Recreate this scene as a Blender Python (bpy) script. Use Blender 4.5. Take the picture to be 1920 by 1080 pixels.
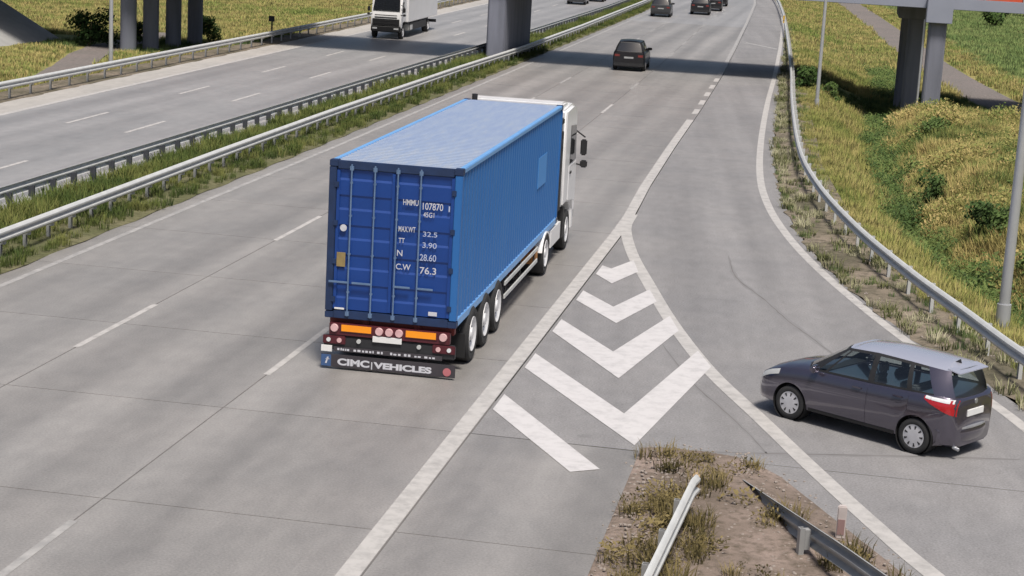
import bpy, bmesh, math, random
import numpy as np
from mathutils import Vector, Matrix

# ------------------------------------------------------------------ scene, camera, light
S = bpy.context.scene
C = S.collection
for o in list(bpy.data.objects):
    bpy.data.objects.remove(o)
random.seed(7)
rng = np.random.default_rng(7)
R = math.radians

CAM_H = 8.32
YAW, PITCH, ROLL = -0.174098, 0.204355, 0.05501
_f0 = Vector((math.sin(YAW), math.cos(YAW), 0)); _r0 = Vector((math.cos(YAW), -math.sin(YAW), 0)); _u0 = Vector((0, 0, 1))
_f = _f0 * math.cos(PITCH) - _u0 * math.sin(PITCH)
_u = _u0 * math.cos(PITCH) + _f0 * math.sin(PITCH)
_r = _r0 * math.cos(ROLL) + _u * math.sin(ROLL)
_u = _u * math.cos(ROLL) - _r0 * math.sin(ROLL)
cam_d = bpy.data.cameras.new('camera')
cam = bpy.data.objects.new('camera', cam_d); C.objects.link(cam)
cam_d.lens = 63.598; cam_d.sensor_width = 36.0; cam_d.clip_start = 0.5; cam_d.clip_end = 6000
M = Matrix((( _r.x, _u.x, -_f.x, 0), (_r.y, _u.y, -_f.y, 0), (_r.z, _u.z, -_f.z, CAM_H), (0, 0, 0, 1)))
cam.matrix_world = M
S.camera = cam

SUN_EL, SUN_AZ = R(65), R(152)                    # azimuth clockwise from +Y (straight along the motorway)
W_ = bpy.data.worlds.new('World'); S.world = W_; W_.use_nodes = True
nt = W_.node_tree
sky = nt.nodes.new('ShaderNodeTexSky'); sky.sky_type = 'NISHITA'; sky.sun_disc = False
sky.sun_elevation = SUN_EL; sky.sun_rotation = SUN_AZ; sky.dust_density = 4.0; sky.air_density = 1.0
bg = nt.nodes['Background']; bg.inputs['Strength'].default_value = 0.064
nt.links.new(sky.outputs[0], bg.inputs[0])
sd = bpy.data.lights.new('sun', 'SUN'); sd.energy = 3.25; sd.angle = R(13); sd.color = (1.0, 0.94, 0.86)
sun = bpy.data.objects.new('sun', sd); C.objects.link(sun)
to_sun = Vector((math.sin(SUN_AZ) * math.cos(SUN_EL), math.cos(SUN_AZ) * math.cos(SUN_EL), math.sin(SUN_EL)))
sun.rotation_euler = to_sun.to_track_quat('Z', 'Y').to_euler()
sun.location = (40, -20, 60)
S.view_settings.view_transform = 'Standard'; S.view_settings.look = 'None'
S.view_settings.exposure = 0.5; S.view_settings.gamma = 1.0; S.view_settings.use_curve_mapping = False

# ------------------------------------------------------------------ helpers
class MB:
    """collects geometry, links it as ONE mesh object"""
    def __init__(s): s.v = []; s.f = []
    def add(s, verts, faces):
        n = len(s.v); s.v += [tuple(p) for p in verts]; s.f += [tuple(i + n for i in f) for f in faces]; return s
    def box(s, x0, x1, y0, y1, z0, z1):
        return s.add([(x0,y0,z0),(x1,y0,z0),(x1,y1,z0),(x0,y1,z0),(x0,y0,z1),(x1,y0,z1),(x1,y1,z1),(x0,y1,z1)],
                     [(3,2,1,0),(4,5,6,7),(0,1,5,4),(1,2,6,5),(2,3,7,6),(3,0,4,7)])
    def tube(s, a, b, r0, r1=None, n=10, caps=True):
        r1 = r0 if r1 is None else r1
        a, b = Vector(a), Vector(b); d = (b - a).normalized()
        u = d.orthogonal().normalized(); w = d.cross(u)
        vs = []
        for p, r in ((a, r0), (b, r1)):
            for i in range(n):
                t = 2 * math.pi * i / n
                vs.append(p + (u * math.cos(t) + w * math.sin(t)) * r)
        fs = [(i, (i + 1) % n, n + (i + 1) % n, n + i) for i in range(n)]
        if caps: fs += [tuple(range(n - 1, -1, -1)), tuple(range(n, 2 * n))]
        return s.add(vs, fs)
    def lathe(s, prof, axis='x', n=28, at=(0, 0, 0)):
        """prof: list of (offset along axis, radius)"""
        vs = []; m = len(prof)
        for i in range(n):
            t = 2 * math.pi * i / n; c, q = math.cos(t), math.sin(t)
            for (h, r) in prof:
                p = (h, r * c, r * q) if axis == 'x' else (r * c, r * q, h)
                vs.append((p[0] + at[0], p[1] + at[1], p[2] + at[2]))
        fs = []
        for i in range(n):
            j = (i + 1) % n
            for k in range(m - 1):
                fs.append((i * m + k, i * m + k + 1, j * m + k + 1, j * m + k))
        return s.add(vs, fs)
    def prism(s, poly, lo, hi, axis='z'):
        """polygon (2-D) extruded along an axis; for 'x' the polygon is (y,z), for 'y' it is (x,z)"""
        n = len(poly)
        f = {'z': lambda p, h: (p[0], p[1], h), 'x': lambda p, h: (h, p[0], p[1]), 'y': lambda p, h: (p[0], h, p[1])}[axis]
        vs = [f(p, lo) for p in poly] + [f(p, hi) for p in poly]
        fs = [(i, (i + 1) % n, n + (i + 1) % n, n + i) for i in range(n)] + [tuple(range(n - 1, -1, -1)), tuple(range(n, 2 * n))]
        return s.add(vs, fs)
    def strip(s, left, right, z):
        n = len(left)
        zf = z if callable(z) else (lambda x, y: z)
        vs = [(p[0], p[1], zf(*p)) for p in left] + [(p[0], p[1], zf(*p)) for p in right]
        return s.add(vs, [(i, n + i, n + i + 1, i + 1) for i in range(n - 1)])
    def build(s, name, mat, parent=None, smooth=False, bevel=0, seg=2, kind=None, loc=None, rot=None):
        me = bpy.data.meshes.new(name); me.from_pydata(s.v, [], s.f); 
        bm = bmesh.new(); bm.from_mesh(me)
        bmesh.ops.remove_doubles(bm, verts=bm.verts, dist=1e-5)
        bmesh.ops.recalc_face_normals(bm, faces=bm.faces)
        if bevel:
            es = [e for e in bm.edges if len(e.link_faces) == 2 and e.calc_face_angle() > R(35)]
            bmesh.ops.bevel(bm, geom=es, offset=bevel, segments=seg, affect='EDGES', clamp_overlap=True)
        if smooth:
            for f in bm.faces: f.smooth = True
            for e in bm.edges:
                if len(e.link_faces) == 2 and e.calc_face_angle() > R(38): e.smooth = False
        bm.to_mesh(me); bm.free()
        if mat: me.materials.append(mat)
        return link(name, me, parent, kind, loc, rot)

def link(name, me, parent=None, kind=None, loc=None, rot=None):
    o = bpy.data.objects.new(name, me); C.objects.link(o)
    if parent: o.parent = parent
    if kind: o['kind'] = kind
    if loc: o.location = loc
    if rot: o.rotation_euler = rot
    return o

def up(mb, name, mat, **k):                         # flat sheet with normals up
    o = mb.build(name, mat, **k)
    if o.data.polygons and o.data.polygons[0].normal.z < 0: o.data.flip_normals()
    return o

def thing(name, label, cat, loc=(0, 0, 0), rotz=0, group=None):
    o = bpy.data.objects.new(name, None); C.objects.link(o); o.empty_display_size = 0.3
    o.location = loc; o.rotation_euler = (0, 0, rotz); o['label'] = label; o['category'] = cat
    if group: o['group'] = group
    return o
def tag(o, label, cat=None, group=None, kind=None):
    o['label'] = label
    if cat: o['category'] = cat
    if group: o['group'] = group
    if kind: o['kind'] = kind
    return o
def copy_tree(o, parent=None):
    c = o.copy(); C.objects.link(c)
    if parent: c.parent = parent
    for ch in list(o.children): copy_tree(ch, c)
    return c

def interp(pts):
    xs = [p[0] for p in pts]; ys = [p[1] for p in pts]
    return lambda t: np.interp(t, xs, ys)
def smooth_poly(pts, n=8):
    """Catmull-Rom through the points"""
    P = [np.array(p, float) for p in pts]; P = [2 * P[0] - P[1]] + P + [2 * P[-1] - P[-2]]
    out = []
    for i in range(1, len(P) - 2):
        for k in range(n):
            t = k / n; a, b, c, d = P[i-1], P[i], P[i+1], P[i+2]
            out.append(0.5 * ((2*b) + (-a + c) * t + (2*a - 5*b + 4*c - d) * t*t + (-a + 3*b - 3*c + d) * t**3))
    out.append(P[-2]); return [tuple(p) for p in out]
def offset_line(pts, d):
    """offset to the right of the walking direction"""
    P = np.array(pts, float); T = np.gradient(P, axis=0); T /= np.linalg.norm(T, axis=1)[:, None]
    return [tuple(p + np.array((t[1], -t[0])) * d) for p, t in zip(P, T)]

def text_mesh(txt, size, depth=0.002, fat=0.0):
    cu = bpy.data.curves.new('text', 'FONT'); cu.body = txt; cu.size = size; cu.extrude = depth; cu.align_x = 'LEFT'; cu.offset = fat
    ob = bpy.data.objects.new('text', cu); C.objects.link(ob)
    bpy.context.view_layer.update()
    me = bpy.data.meshes.new_from_object(ob.evaluated_get(bpy.context.evaluated_depsgraph_get()))
    bpy.data.objects.remove(ob); bpy.data.curves.remove(cu)
    return me

# ------------------------------------------------------------------ materials
def new_mat(name):
    m = bpy.data.materials.new(name); m.use_nodes = True
    n = m.node_tree.nodes; l = m.node_tree.links
    return m, n, l, n['Principled BSDF']
def rgb(c): return (c[0], c[1], c[2], 1)
def mat(name, col, rough=0.5, metal=0.0, col2=None, scale=4.0, amt=0.5, bump=0.0, bscale=40, coat=0.0, stretch=(1, 1, 1), spec=0.5):
    """plain material whose colour wanders between col and col2 with object-space noise"""
    m, n, l, b = new_mat(name)
    b.inputs['Roughness'].default_value = rough; b.inputs['Metallic'].default_value = metal
    b.inputs['Coat Weight'].default_value = coat; b.inputs['Specular IOR Level'].default_value = spec
    tc = n.new('ShaderNodeTexCoord'); mp = n.new('ShaderNodeMapping'); mp.inputs['Scale'].default_value = stretch
    l.new(tc.outputs['Object'], mp.inputs[0])
    if col2 is None: col2 = tuple(c * 0.8 for c in col)
    no = n.new('ShaderNodeTexNoise'); no.inputs['Scale'].default_value = scale; no.inputs['Detail'].default_value = 6
    l.new(mp.outputs[0], no.inputs[0])
    cr = n.new('ShaderNodeValToRGB'); cr.color_ramp.elements[0].position = 0.5 - amt / 2; cr.color_ramp.elements[1].position = 0.5 + amt / 2
    cr.color_ramp.elements[0].color = rgb(col2); cr.color_ramp.elements[1].color = rgb(col)
    l.new(no.outputs[0], cr.inputs[0]); l.new(cr.outputs[0], b.inputs['Base Color'])
    if bump:
        n2 = n.new('ShaderNodeTexNoise'); n2.inputs['Scale'].default_value = bscale; n2.inputs['Detail'].default_value = 4
        l.new(mp.outputs[0], n2.inputs[0])
        bp = n.new('ShaderNodeBump'); bp.inputs['Strength'].default_value = bump; bp.inputs['Distance'].default_value = 0.02
        l.new(n2.outputs[0], bp.inputs['Height']); l.new(bp.outputs[0], b.inputs['Normal'])
    return m

def paving(name, base, alt, fine=0.25, streak=0.35, tint=(0.9, 0.93, 1.0), per_slab=0.0, cracks=0.0, rough=0.75, angle=0.0, tracks=0.0, spec=0.5):
    """road surface: big blotches, streaks along the driving direction, fine aggregate, per-slab tone, thin cracks"""
    m, n, l, b = new_mat(name)
    g = n.new('ShaderNodeNewGeometry')
    mp = n.new('ShaderNodeMapping'); mp.inputs['Scale'].default_value = (1, 1, 1); mp.inputs['Rotation'].default_value = (0, 0, angle)
    l.new(g.outputs['Position'], mp.inputs[0])
    def noise(scale, sc=(1, 1, 1), detail=5, src=None):
        q = n.new('ShaderNodeMapping'); q.inputs['Scale'].default_value = sc; l.new(mp.outputs[0], q.inputs[0])
        t = n.new('ShaderNodeTexNoise'); t.inputs['Scale'].default_value = scale; t.inputs['Detail'].default_value = detail
        l.new(q.outputs[0], t.inputs[0]); return t.outputs[0]
    def mr(v, a, bb, c, d):
        q = n.new('ShaderNodeMapRange'); q.inputs[1].default_value = a; q.inputs[2].default_value = bb; q.inputs[3].default_value = c; q.inputs[4].default_value = d
        l.new(v, q.inputs[0]); return q.outputs[0]
    def mix(fac, A, Bc, typ='MIX'):
        q = n.new('ShaderNodeMix'); q.data_type = 'RGBA'; q.blend_type = typ
        if isinstance(fac, float): q.inputs[0].default_value = fac
        else: l.new(fac, q.inputs[0])
        for sck, v in ((q.inputs[6], A), (q.inputs[7], Bc)):
            if isinstance(v, tuple): sck.default_value = rgb(v)
            else: l.new(v, sck)
        return q.outputs[2]
    c = mix(mr(noise(0.35, detail=3), .35, .65, 0., 1.), base, alt)
    tr = mr(noise(0.9, (1.0, 0.035, 1), 4), .36, .66, 1.0 - streak, 1.06)
    c = mix(1.0, c, tr, 'MULTIPLY')
    fi = mr(noise(28, detail=4), .3, .7, 1 - fine, 1 + fine * .5)
    c = mix(1.0, c, fi, 'MULTIPLY')
    if tracks:
        sp = n.new('ShaderNodeSeparateXYZ'); l.new(g.outputs['Position'], sp.inputs[0])
        wob = n.new('ShaderNodeMath'); wob.operation = 'MULTIPLY_ADD'; l.new(noise(.25, (1, .15, 1), 2), wob.inputs[0]); wob.inputs[1].default_value = .8; l.new(sp.outputs[0], wob.inputs[2])
        ph = n.new('ShaderNodeMath'); ph.operation = 'MULTIPLY_ADD'; l.new(wob.outputs[0], ph.inputs[0]); ph.inputs[1].default_value = 2 * math.pi / 1.9; ph.inputs[2].default_value = (16.2 - .4) * 2 * math.pi / 1.9
        cs = n.new('ShaderNodeMath'); cs.operation = 'COSINE'; l.new(ph.outputs[0], cs.inputs[0])
        c = mix(1.0, c, mr(cs.outputs[0], -1, 1, 1.03, 1 - tracks), 'MULTIPLY')
    sp2 = mr(noise(1.1, detail=2), .70, .78, 0., .35)
    c = mix(sp2, c, tuple(v * .55 for v in alt))
    mott = mr(noise(3.2, (1, .5, 1), 6), .3, .7, .9, 1.05)
    c = mix(1.0, c, mott, 'MULTIPLY')
    if per_slab:
        oi = n.new('ShaderNodeObjectInfo')
        c = mix(1.0, c, mr(oi.outputs['Random'], 0, 1, 1 - per_slab, 1 + per_slab * .4), 'MULTIPLY')
    if cracks:
        vo = n.new('ShaderNodeTexVoronoi'); vo.feature = 'DISTANCE_TO_EDGE'; vo.inputs['Scale'].default_value = 0.16
        dq = n.new('ShaderNodeVectorMath'); dq.operation = 'MULTIPLY_ADD'
        nz = n.new('ShaderNodeTexNoise'); nz.inputs['Scale'].default_value = 0.8; nz.inputs['Detail'].default_value = 6
        l.new(mp.outputs[0], nz.inputs[0]); l.new(nz.outputs['Color'], dq.inputs[0]); dq.inputs[1].default_value = (1.2, 1.2, 0); l.new(mp.outputs[0], dq.inputs[2])
        l.new(dq.outputs[0], vo.inputs[0])
        ck = mr(vo.outputs['Distance'], 0.0, 0.004, cracks, 0.0)
        c = mix(ck, c, (0.06, 0.058, 0.056))
    l.new(c, b.inputs['Base Color']); b.inputs['Roughness'].default_value = rough; b.inputs['Specular IOR Level'].default_value = spec
    bp = n.new('ShaderNodeBump'); bp.inputs['Strength'].default_value = 0.25; bp.inputs['Distance'].default_value = 0.01
    l.new(noise(60, detail=3), bp.inputs['Height']); l.new(bp.outputs[0], b.inputs['Normal'])
    return m

def paint_line(name, col, worn, wear=0.25):
    m, n, l, b = new_mat(name)
    g = n.new('ShaderNodeNewGeometry'); t = n.new('ShaderNodeTexNoise'); t.inputs['Scale'].default_value = 3.3; t.inputs['Detail'].default_value = 10; t.inputs['Roughness'].default_value = .7
    l.new(g.outputs['Position'], t.inputs[0])
    cr = n.new('ShaderNodeValToRGB'); cr.color_ramp.elements[0].position = wear; cr.color_ramp.elements[1].position = wear + .22
    cr.color_ramp.elements[0].color = rgb(worn); cr.color_ramp.elements[1].color = rgb(col)
    l.new(t.outputs[0], cr.inputs[0]); l.new(cr.outputs[0], b.inputs['Base Color']); b.inputs['Roughness'].default_value = .6
    return m

def ground_mat(name, cols, scale=0.25, fine=6.0, attr=None, rough=0.95, bump=0.6):
    """soil or turf: three colours spread by two noises"""
    m, n, l, b = new_mat(name)
    g = n.new('ShaderNodeNewGeometry')
    t1 = n.new('ShaderNodeTexNoise'); t1.inputs['Scale'].default_value = scale; t1.inputs['Detail'].default_value = 5
    t2 = n.new('ShaderNodeTexNoise'); t2.inputs['Scale'].default_value = fine; t2.inputs['Detail'].default_value = 6; t2.inputs['Roughness'].default_value = .65
    l.new(g.outputs['Position'], t1.inputs[0]); l.new(g.outputs['Position'], t2.inputs[0])
    cr = n.new('ShaderNodeValToRGB'); e = cr.color_ramp.elements
    e[0].position = .36; e[1].position = .64; e[0].color = rgb(cols[0]); e[1].color = rgb(cols[1])
    l.new(t1.outputs[0], cr.inputs[0])
    mx = n.new('ShaderNodeMix'); mx.data_type = 'RGBA'; mx.blend_type = 'MIX'
    mr = n.new('ShaderNodeMapRange'); mr.inputs[1].default_value = .45; mr.inputs[2].default_value = .7; l.new(t2.outputs[0], mr.inputs[0])
    l.new(mr.outputs[0], mx.inputs[0]); l.new(cr.outputs[0], mx.inputs[6]); mx.inputs[7].default_value = rgb(cols[2])
    l.new(mx.outputs[2], b.inputs['Base Color']); b.inputs['Roughness'].default_value = rough; b.inputs['Specular IOR Level'].default_value = .2
    bp = n.new('ShaderNodeBump'); bp.inputs['Strength'].default_value = bump; bp.inputs['Distance'].default_value = 0.05
    l.new(t2.outputs[0], bp.inputs['Height']); l.new(bp.outputs[0], b.inputs['Normal'])
    return m

def leaf_mat(name, cols, scale=0.3, rnd=0.5, transl=0.25):
    """foliage: colour patches by place plus a tone of its own for every clump"""
    m, n, l, b = new_mat(name)
    g = n.new('ShaderNodeNewGeometry'); t1 = n.new('ShaderNodeTexNoise'); t1.inputs['Scale'].default_value = scale; t1.inputs['Detail'].default_value = 4
    l.new(g.outputs['Position'], t1.inputs[0])
    oi = n.new('ShaderNodeObjectInfo')
    ma = n.new('ShaderNodeMath'); ma.operation = 'MULTIPLY_ADD'; ma.inputs[1].default_value = rnd; l.new(oi.outputs['Random'], ma.inputs[0])
    sb = n.new('ShaderNodeMath'); sb.operation = 'SUBTRACT'; sb.inputs[1].default_value = rnd / 2; l.new(t1.outputs[0], sb.inputs[0]); l.new(sb.outputs[0], ma.inputs[2])
    cr = n.new('ShaderNodeValToRGB'); e = cr.color_ramp.elements
    e[0].position = .28; e[1].position = .72
    e[0].color = rgb(cols[0]); e[1].color = rgb(cols[-1])
    k = len(cols)
    for i in range(1, k - 1):
        q = e.new(.28 + .44 * i / (k - 1)); q.color = rgb(cols[i])
    l.new(ma.outputs[0], cr.inputs[0]); l.new(cr.outputs[0], b.inputs['Base Color'])
    b.inputs['Roughness'].default_value = .7; b.inputs['Specular IOR Level'].default_value = .15
    sc_ = n.new('ShaderNodeVectorMath'); sc_.operation = 'MULTIPLY_ADD'; sc_.inputs[1].default_value = (.4, .4, .4); sc_.inputs[2].default_value = (0, 0, .75)
    l.new(g.outputs['Normal'], sc_.inputs[0]); nm_ = n.new('ShaderNodeVectorMath'); nm_.operation = 'NORMALIZE'; l.new(sc_.outputs[0], nm_.inputs[0]); l.new(nm_.outputs[0], b.inputs['Normal'])
    tr = n.new('ShaderNodeBsdfTranslucent'); l.new(cr.outputs[0], tr.inputs[0])
    ms = n.new('ShaderNodeMixShader'); ms.inputs[0].default_value = transl
    l.new(b.outputs[0], ms.inputs[1]); l.new(tr.outputs[0], ms.inputs[2]); l.new(ms.outputs[0], n['Material Output'].inputs[0])
    return m

def glass(name, tint=(0.1, 0.13, 0.13), clear=0.45):
    m, n, l, b = new_mat(name)
    n.remove(b)
    t = n.new('ShaderNodeBsdfTransparent'); t.inputs[0].default_value = rgb(tuple(min(1, c + clear) for c in tint))
    gl = n.new('ShaderNodeBsdfGlossy'); gl.inputs['Roughness'].default_value = 0.03; gl.inputs[0].default_value = (1, 1, 1, 1)
    fr = n.new('ShaderNodeLayerWeight'); fr.inputs[0].default_value = .5
    pw = n.new('ShaderNodeMath'); pw.operation = 'POWER'; l.new(fr.outputs['Facing'], pw.inputs[0]); pw.inputs[1].default_value = 3.5
    ma = n.new('ShaderNodeMath'); ma.operation = 'MULTIPLY_ADD'; l.new(pw.outputs[0], ma.inputs[0]); ma.inputs[1].default_value = .75; ma.inputs[2].default_value = .07
    ms = n.new('ShaderNodeMixShader'); l.new(ma.outputs[0], ms.inputs[0]); l.new(t.outputs[0], ms.inputs[1]); l.new(gl.outputs[0], ms.inputs[2])
    l.new(ms.outputs[0], n['Material Output'].inputs[0]); return m

MT = dict(
    concrete=paving('concrete', (.292, .277, .264), (.26, .249, .239), per_slab=.04, streak=.17, fine=.2, rough=.48, spec=.8, tracks=.13),
    concrete_far=paving('concrete_far', (.295, .287, .283), (.265, .26, .258), streak=.16, fine=.12, rough=.45, spec=.85, tracks=.06),
    shoulder=paving('shoulder_concrete', (.39, .37, .345), (.35, .335, .315), streak=.08, fine=.12),
    asphalt=paving('asphalt', (.245, .238, .238), (.215, .211, .214), streak=.13, fine=.26, cracks=.10, angle=R(-6)),
    joint=mat('joint', (.10, .096, .092), .9, 0, (.16, .15, .145), 1.5),
    white=paint_line('road_paint', (.43, .415, .40), (.31, .30, .29), .34),
    chev=paint_line('chevron_paint', (.52, .505, .505), (.41, .40, .40), .32),
    faded=paint_line('faded_paint', (.37, .36, .35), (.265, .26, .255), .42),
    dirt=ground_mat('gravel_soil', ((.14, .112, .09), (.285, .225, .195), (.11, .09, .07)), 0.45, 7, bump=1.0),
    verge=ground_mat('verge_gravel', ((.105, .095, .065), (.23, .19, .15), (.06, .056, .038)), 0.35, 4, bump=.8),
    medsoil=ground_mat('median_soil', ((.10, .105, .05), (.15, .14, .08), (.07, .07, .035)), 0.8, 6),
    turf=ground_mat('turf', ((.17, .19, .06), (.30, .25, .10), (.13, .14, .05)), 0.09, 1.6),
    track=ground_mat('service_track', ((.19, .165, .155), (.165, .15, .14), (.12, .108, .10)), 0.3, 5),
    galv=mat('galvanised_steel', (.57, .58, .57), .5, .10, (.46, .47, .47), 3),
    galv_old=mat('weathered_steel', (.40, .41, .41), .55, .25, (.29, .29, .29), 3),
    post=mat('steel_post', (.065, .07, .085), .6, .1),
    pole=mat('pole_steel', (.50, .51, .53), .45, .4, (.44, .45, .47), 2),
    conc_bridge=mat('bridge_concrete', (.21, .22, .27), .85, 0, (.13, .138, .17), 2.2, .55, .15, 30, stretch=(1, 1, .12)),
    fascia=mat('bridge_beam_paint', (.29, .31, .38), .6, 0, (.26, .28, .345), 1.0),
    slope=mat('revetment_concrete', (.33, .33, .32), .9, 0, (.25, .25, .245), 1.5, .6, .3, 20),
    orange_panel=mat('orange_panel', (.62, .10, .04), .5),
    tyre=mat('tyre_rubber', (.018, .018, .02), .85, 0, (.03, .03, .03), 6),
    rim=mat('rim_silver', (.55, .56, .58), .35, .7, (.42, .43, .45), 8),
    hubcap=mat('hubcap_silver', (.60, .60, .63), .35, .25, (.50, .50, .53), 8),
    wrim=mat('truck_rim', (.70, .70, .72), .45, .1, (.52, .52, .53), 6),
    black=mat('black_plastic', (.02, .02, .022), .6, 0, (.012, .012, .013), 5),
    dark=mat('dark_steel', (.035, .035, .04), .6, .2, (.02, .02, .022), 4),
    rust=mat('red_chassis', (.20, .025, .02), .6, .1, (.11, .02, .018), 3),
    whitep=mat('white_paint', (.78, .78, .79), .35, 0, (.70, .70, .71), 1.5, .7, coat=.3),
    white_cab=mat('white_cab_paint', (.78, .78, .79), .35, 0, (.68, .68, .69), 2.5, .7, coat=.3),
    red=mat('red_lens', (.40, .012, .018), .2, 0, (.32, .01, .015), 9, coat=.5),
    pale_lens=mat('pale_lens', (.72, .48, .48), .25, 0, (.6, .35, .36), 9, coat=.5),
    clear_lens=mat('clear_lens', (.72, .74, .75), .2, 0, (.6, .62, .64), 9, coat=.5),
    amber=mat('orange_plate', (.95, .33, .01), .5, 0, (.90, .29, .01), 5),
    redplate=mat('red_border', (.085, .012, .02), .5),
    plate=mat('number_plate', (.75, .75, .74), .5, 0, (.70, .70, .69), 10),
    letter=mat('white_lettering', (.62, .62, .66), .6, 0, (.48, .49, .54), 12),
    bluemark=mat('blue_mark', (.05, .11, .26), .6),
    flap=mat('mudflap_rubber', (.035, .03, .038), .75, 0, (.05, .045, .052), 3),
    seat=mat('seat_fabric', (.10, .10, .11), .9),
    carglass=glass('car_glass', (.30, .36, .35), .40),
    darkglass=mat('dark_glass', (.012, .014, .018), .08, 0, (.016, .018, .022), 1, spec=.8),
    yellow=mat('yellow_reflector', (.65, .42, .08), .5),
    bark=mat('bark', (.12, .09, .06), .9, 0, (.07, .055, .04), 10),
)

# ------------------------------------------------------------------ lines of the place (x across, y along the motorway, metres)
XL = interp([(0,-17.05),(60,-17.2),(104,-17.55),(165,-18.1),(200,-18.9),(320,-22.5),(420,-27)])      # left edge line
XR = interp([(0,-5.57),(50,-5.65),(57,-5.92),(68,-6.17),(82,-6.4),(102,-6.85),(129,-7.7),(159,-8.7),(200,-10.2),(320,-16.5),(420,-23)])   # right lane line
F1, F2 = .312, .649
def lane(f): return lambda y: XL(y) + (XR(y) - XL(y)) * f
OL = interp([(0,-29.6),(62,-30.3),(86,-30.85),(102,-31.2),(161,-32.6),(200,-33.8),(320,-38),(420,-43)])   # far carriageway, outer edge line
MF = interp([(0,-20.85),(90,-20.9),(110,-20.75),(160,-21.1),(200,-21.9),(320,-25.3),(420,-30)])       # far median guardrail
MN = interp([(0,-17.95),(37,-18.25),(53,-18.6),(65,-18.75),(88,-18.75),(105,-18.55),(130,-18.75),(180,-19.6),(320,-24),(420,-28.5)])
RAIL = [(14.5,15.5),(11,19.3),(8,23.4),(5.6,28.7),(3.9,34.3),(2.92,38.25),(1.9,42.4),(.68,48.35),(-.47,55.98),(-1.33,65.3),(-2.2,83.3),(-3.08,106.4),(-5.1,151),(-6.6,180),(-8.6,212),(-13,270),(-24,390)]
RAILX = interp([(p[1], p[0]) for p in RAIL])
ASPH = [(14,11),(10.2,17),(7.1,22),(5.3,27.5),(4.3,31.3),(3.7,33.1),(2.72,36.3),(2.0,37.9),(1.15,40.8),(.12,45),(-.82,50.2),(-1.37,55),(-1.95,62),(-2.5,73),(-2.95,86.6),(-3.5,104),(-4.95,150),(-6.9,190),(-8.7,215),(-13.2,272),(-23,390)]
DITCH = interp([(20,16),(34,10.5),(40,7),(48,4.6),(57,2.9),(65,2.35),(85,1.9),(107,2.4),(120,2.6),(150,1.0),(200,-2.0),(260,-7),(400,-19)])
TRACK = [(-9,330),(-0.7,255),(2.9,200),(4.9,165),(6.4,140),(7.9,122),(9.8,105),(13,85),(18,60),(24,35)]
TRACKX = interp([(p[1], p[0]) for p in TRACK[::-1]])

def noise2(x, y, s=1.0, seed=0):
    """cheap smooth pseudo noise from a few sines"""
    a = np.sin(x * 1.7 / s + seed) * np.cos(y * 1.3 / s - seed * 1.7) + .6 * np.sin(x * 3.9 / s - y * 2.1 / s + seed * 2) + .4 * np.cos(x * 6.3 / s + y * 7.7 / s + seed)
    return a / 2.0
def sstep(t): t = np.clip(t, 0, 1); return t * t * (3 - 2 * t)

def terrain_z(x, y):
    x = np.asarray(x, float); y = np.asarray(y, float)
    z = np.full(np.broadcast(x, y).shape, -0.35)
    rx = RAILX(y); d = x - rx
    dx = DITCH(y) - rx; dx = np.maximum(dx, 2.5)
    zd = np.where(y < 112, -1.45 - .65 * np.exp(-((y - 101) / 9.0) ** 2), np.interp(y, [112, 140], [-1.45, -1.15]))
    bank = -0.06 + (zd + .06) * sstep((d - .35) / (dx - .35))
    hump = np.interp(y, [30, 45, 60, 92, 100, 106, 400], [-.35, -.2, .0, -.35, -.7, -1.1, -1.0])
    hump = hump + .30 * noise2(x, y, 3.0, 1) * np.interp(y, [90, 110], [1, .25])
    yend = np.interp(x, [4.5, 5.7, 6.7, 7.8, 10, 13], [94, 88.5, 83.5, 76, 63, 48])
    hump = np.where(y > 40, hump + (-1.15 - hump) * sstep((y - yend) / 4.0), hump)
    rise = zd + (hump - zd) * sstep((d - dx) / np.interp(y, [40, 95, 106, 150], [3.2, 2.6, 2.0, 3.0]))
    rt = np.where(d < dx, bank, rise)
    dt = np.abs(x - TRACKX(y)); k = sstep(1 - (dt - 1.9) / 1.6)
    rt = np.where(y > 70, rt * (1 - k) + (-1.22) * k, rt)
    z = np.where(d > .3, rt, z)
    lx = OL(y) - 2.9; e = lx - x                                   # distance beyond the far guardrail
    lz = -.06 - .95 * sstep((e - .3) / 3.2) + .06 * noise2(x, y, 2.5, 4)
    z = np.where(e > -.0, lz, z)
    return z

# ------------------------------------------------------------------ ground
ax = np.concatenate([np.array([-3000,-1500,-700,-350,-200,-140,-105,-85]), np.arange(-72, 26, .55), np.array([28,32,38,46,58,75,100,140,200,350,700,1500,3000])])
ay = np.concatenate([np.array([-600,-200,-80,-30,-5]), np.arange(8, 128, .7), np.arange(129, 262, 2.2), np.array([270,280,300,330,380,450,600,900,1500,3000])])
GX, GY = np.meshgrid(ax, ay)
GZ = terrain_z(GX, GY)
nx, ny = len(ax), len(ay)
vs = np.stack([GX, GY, GZ], -1).reshape(-1, 3)
fs = [(j*nx+i, j*nx+i+1, (j+1)*nx+i+1, (j+1)*nx+i) for j in range(ny-1) for i in range(nx-1)]
me = bpy.data.meshes.new('ground'); me.from_pydata(vs.tolist(), [], fs); me.materials.append(MT['turf'])
me.polygons.foreach_set('use_smooth', [True] * len(fs))
link('ground', me, kind='structure')

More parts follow.
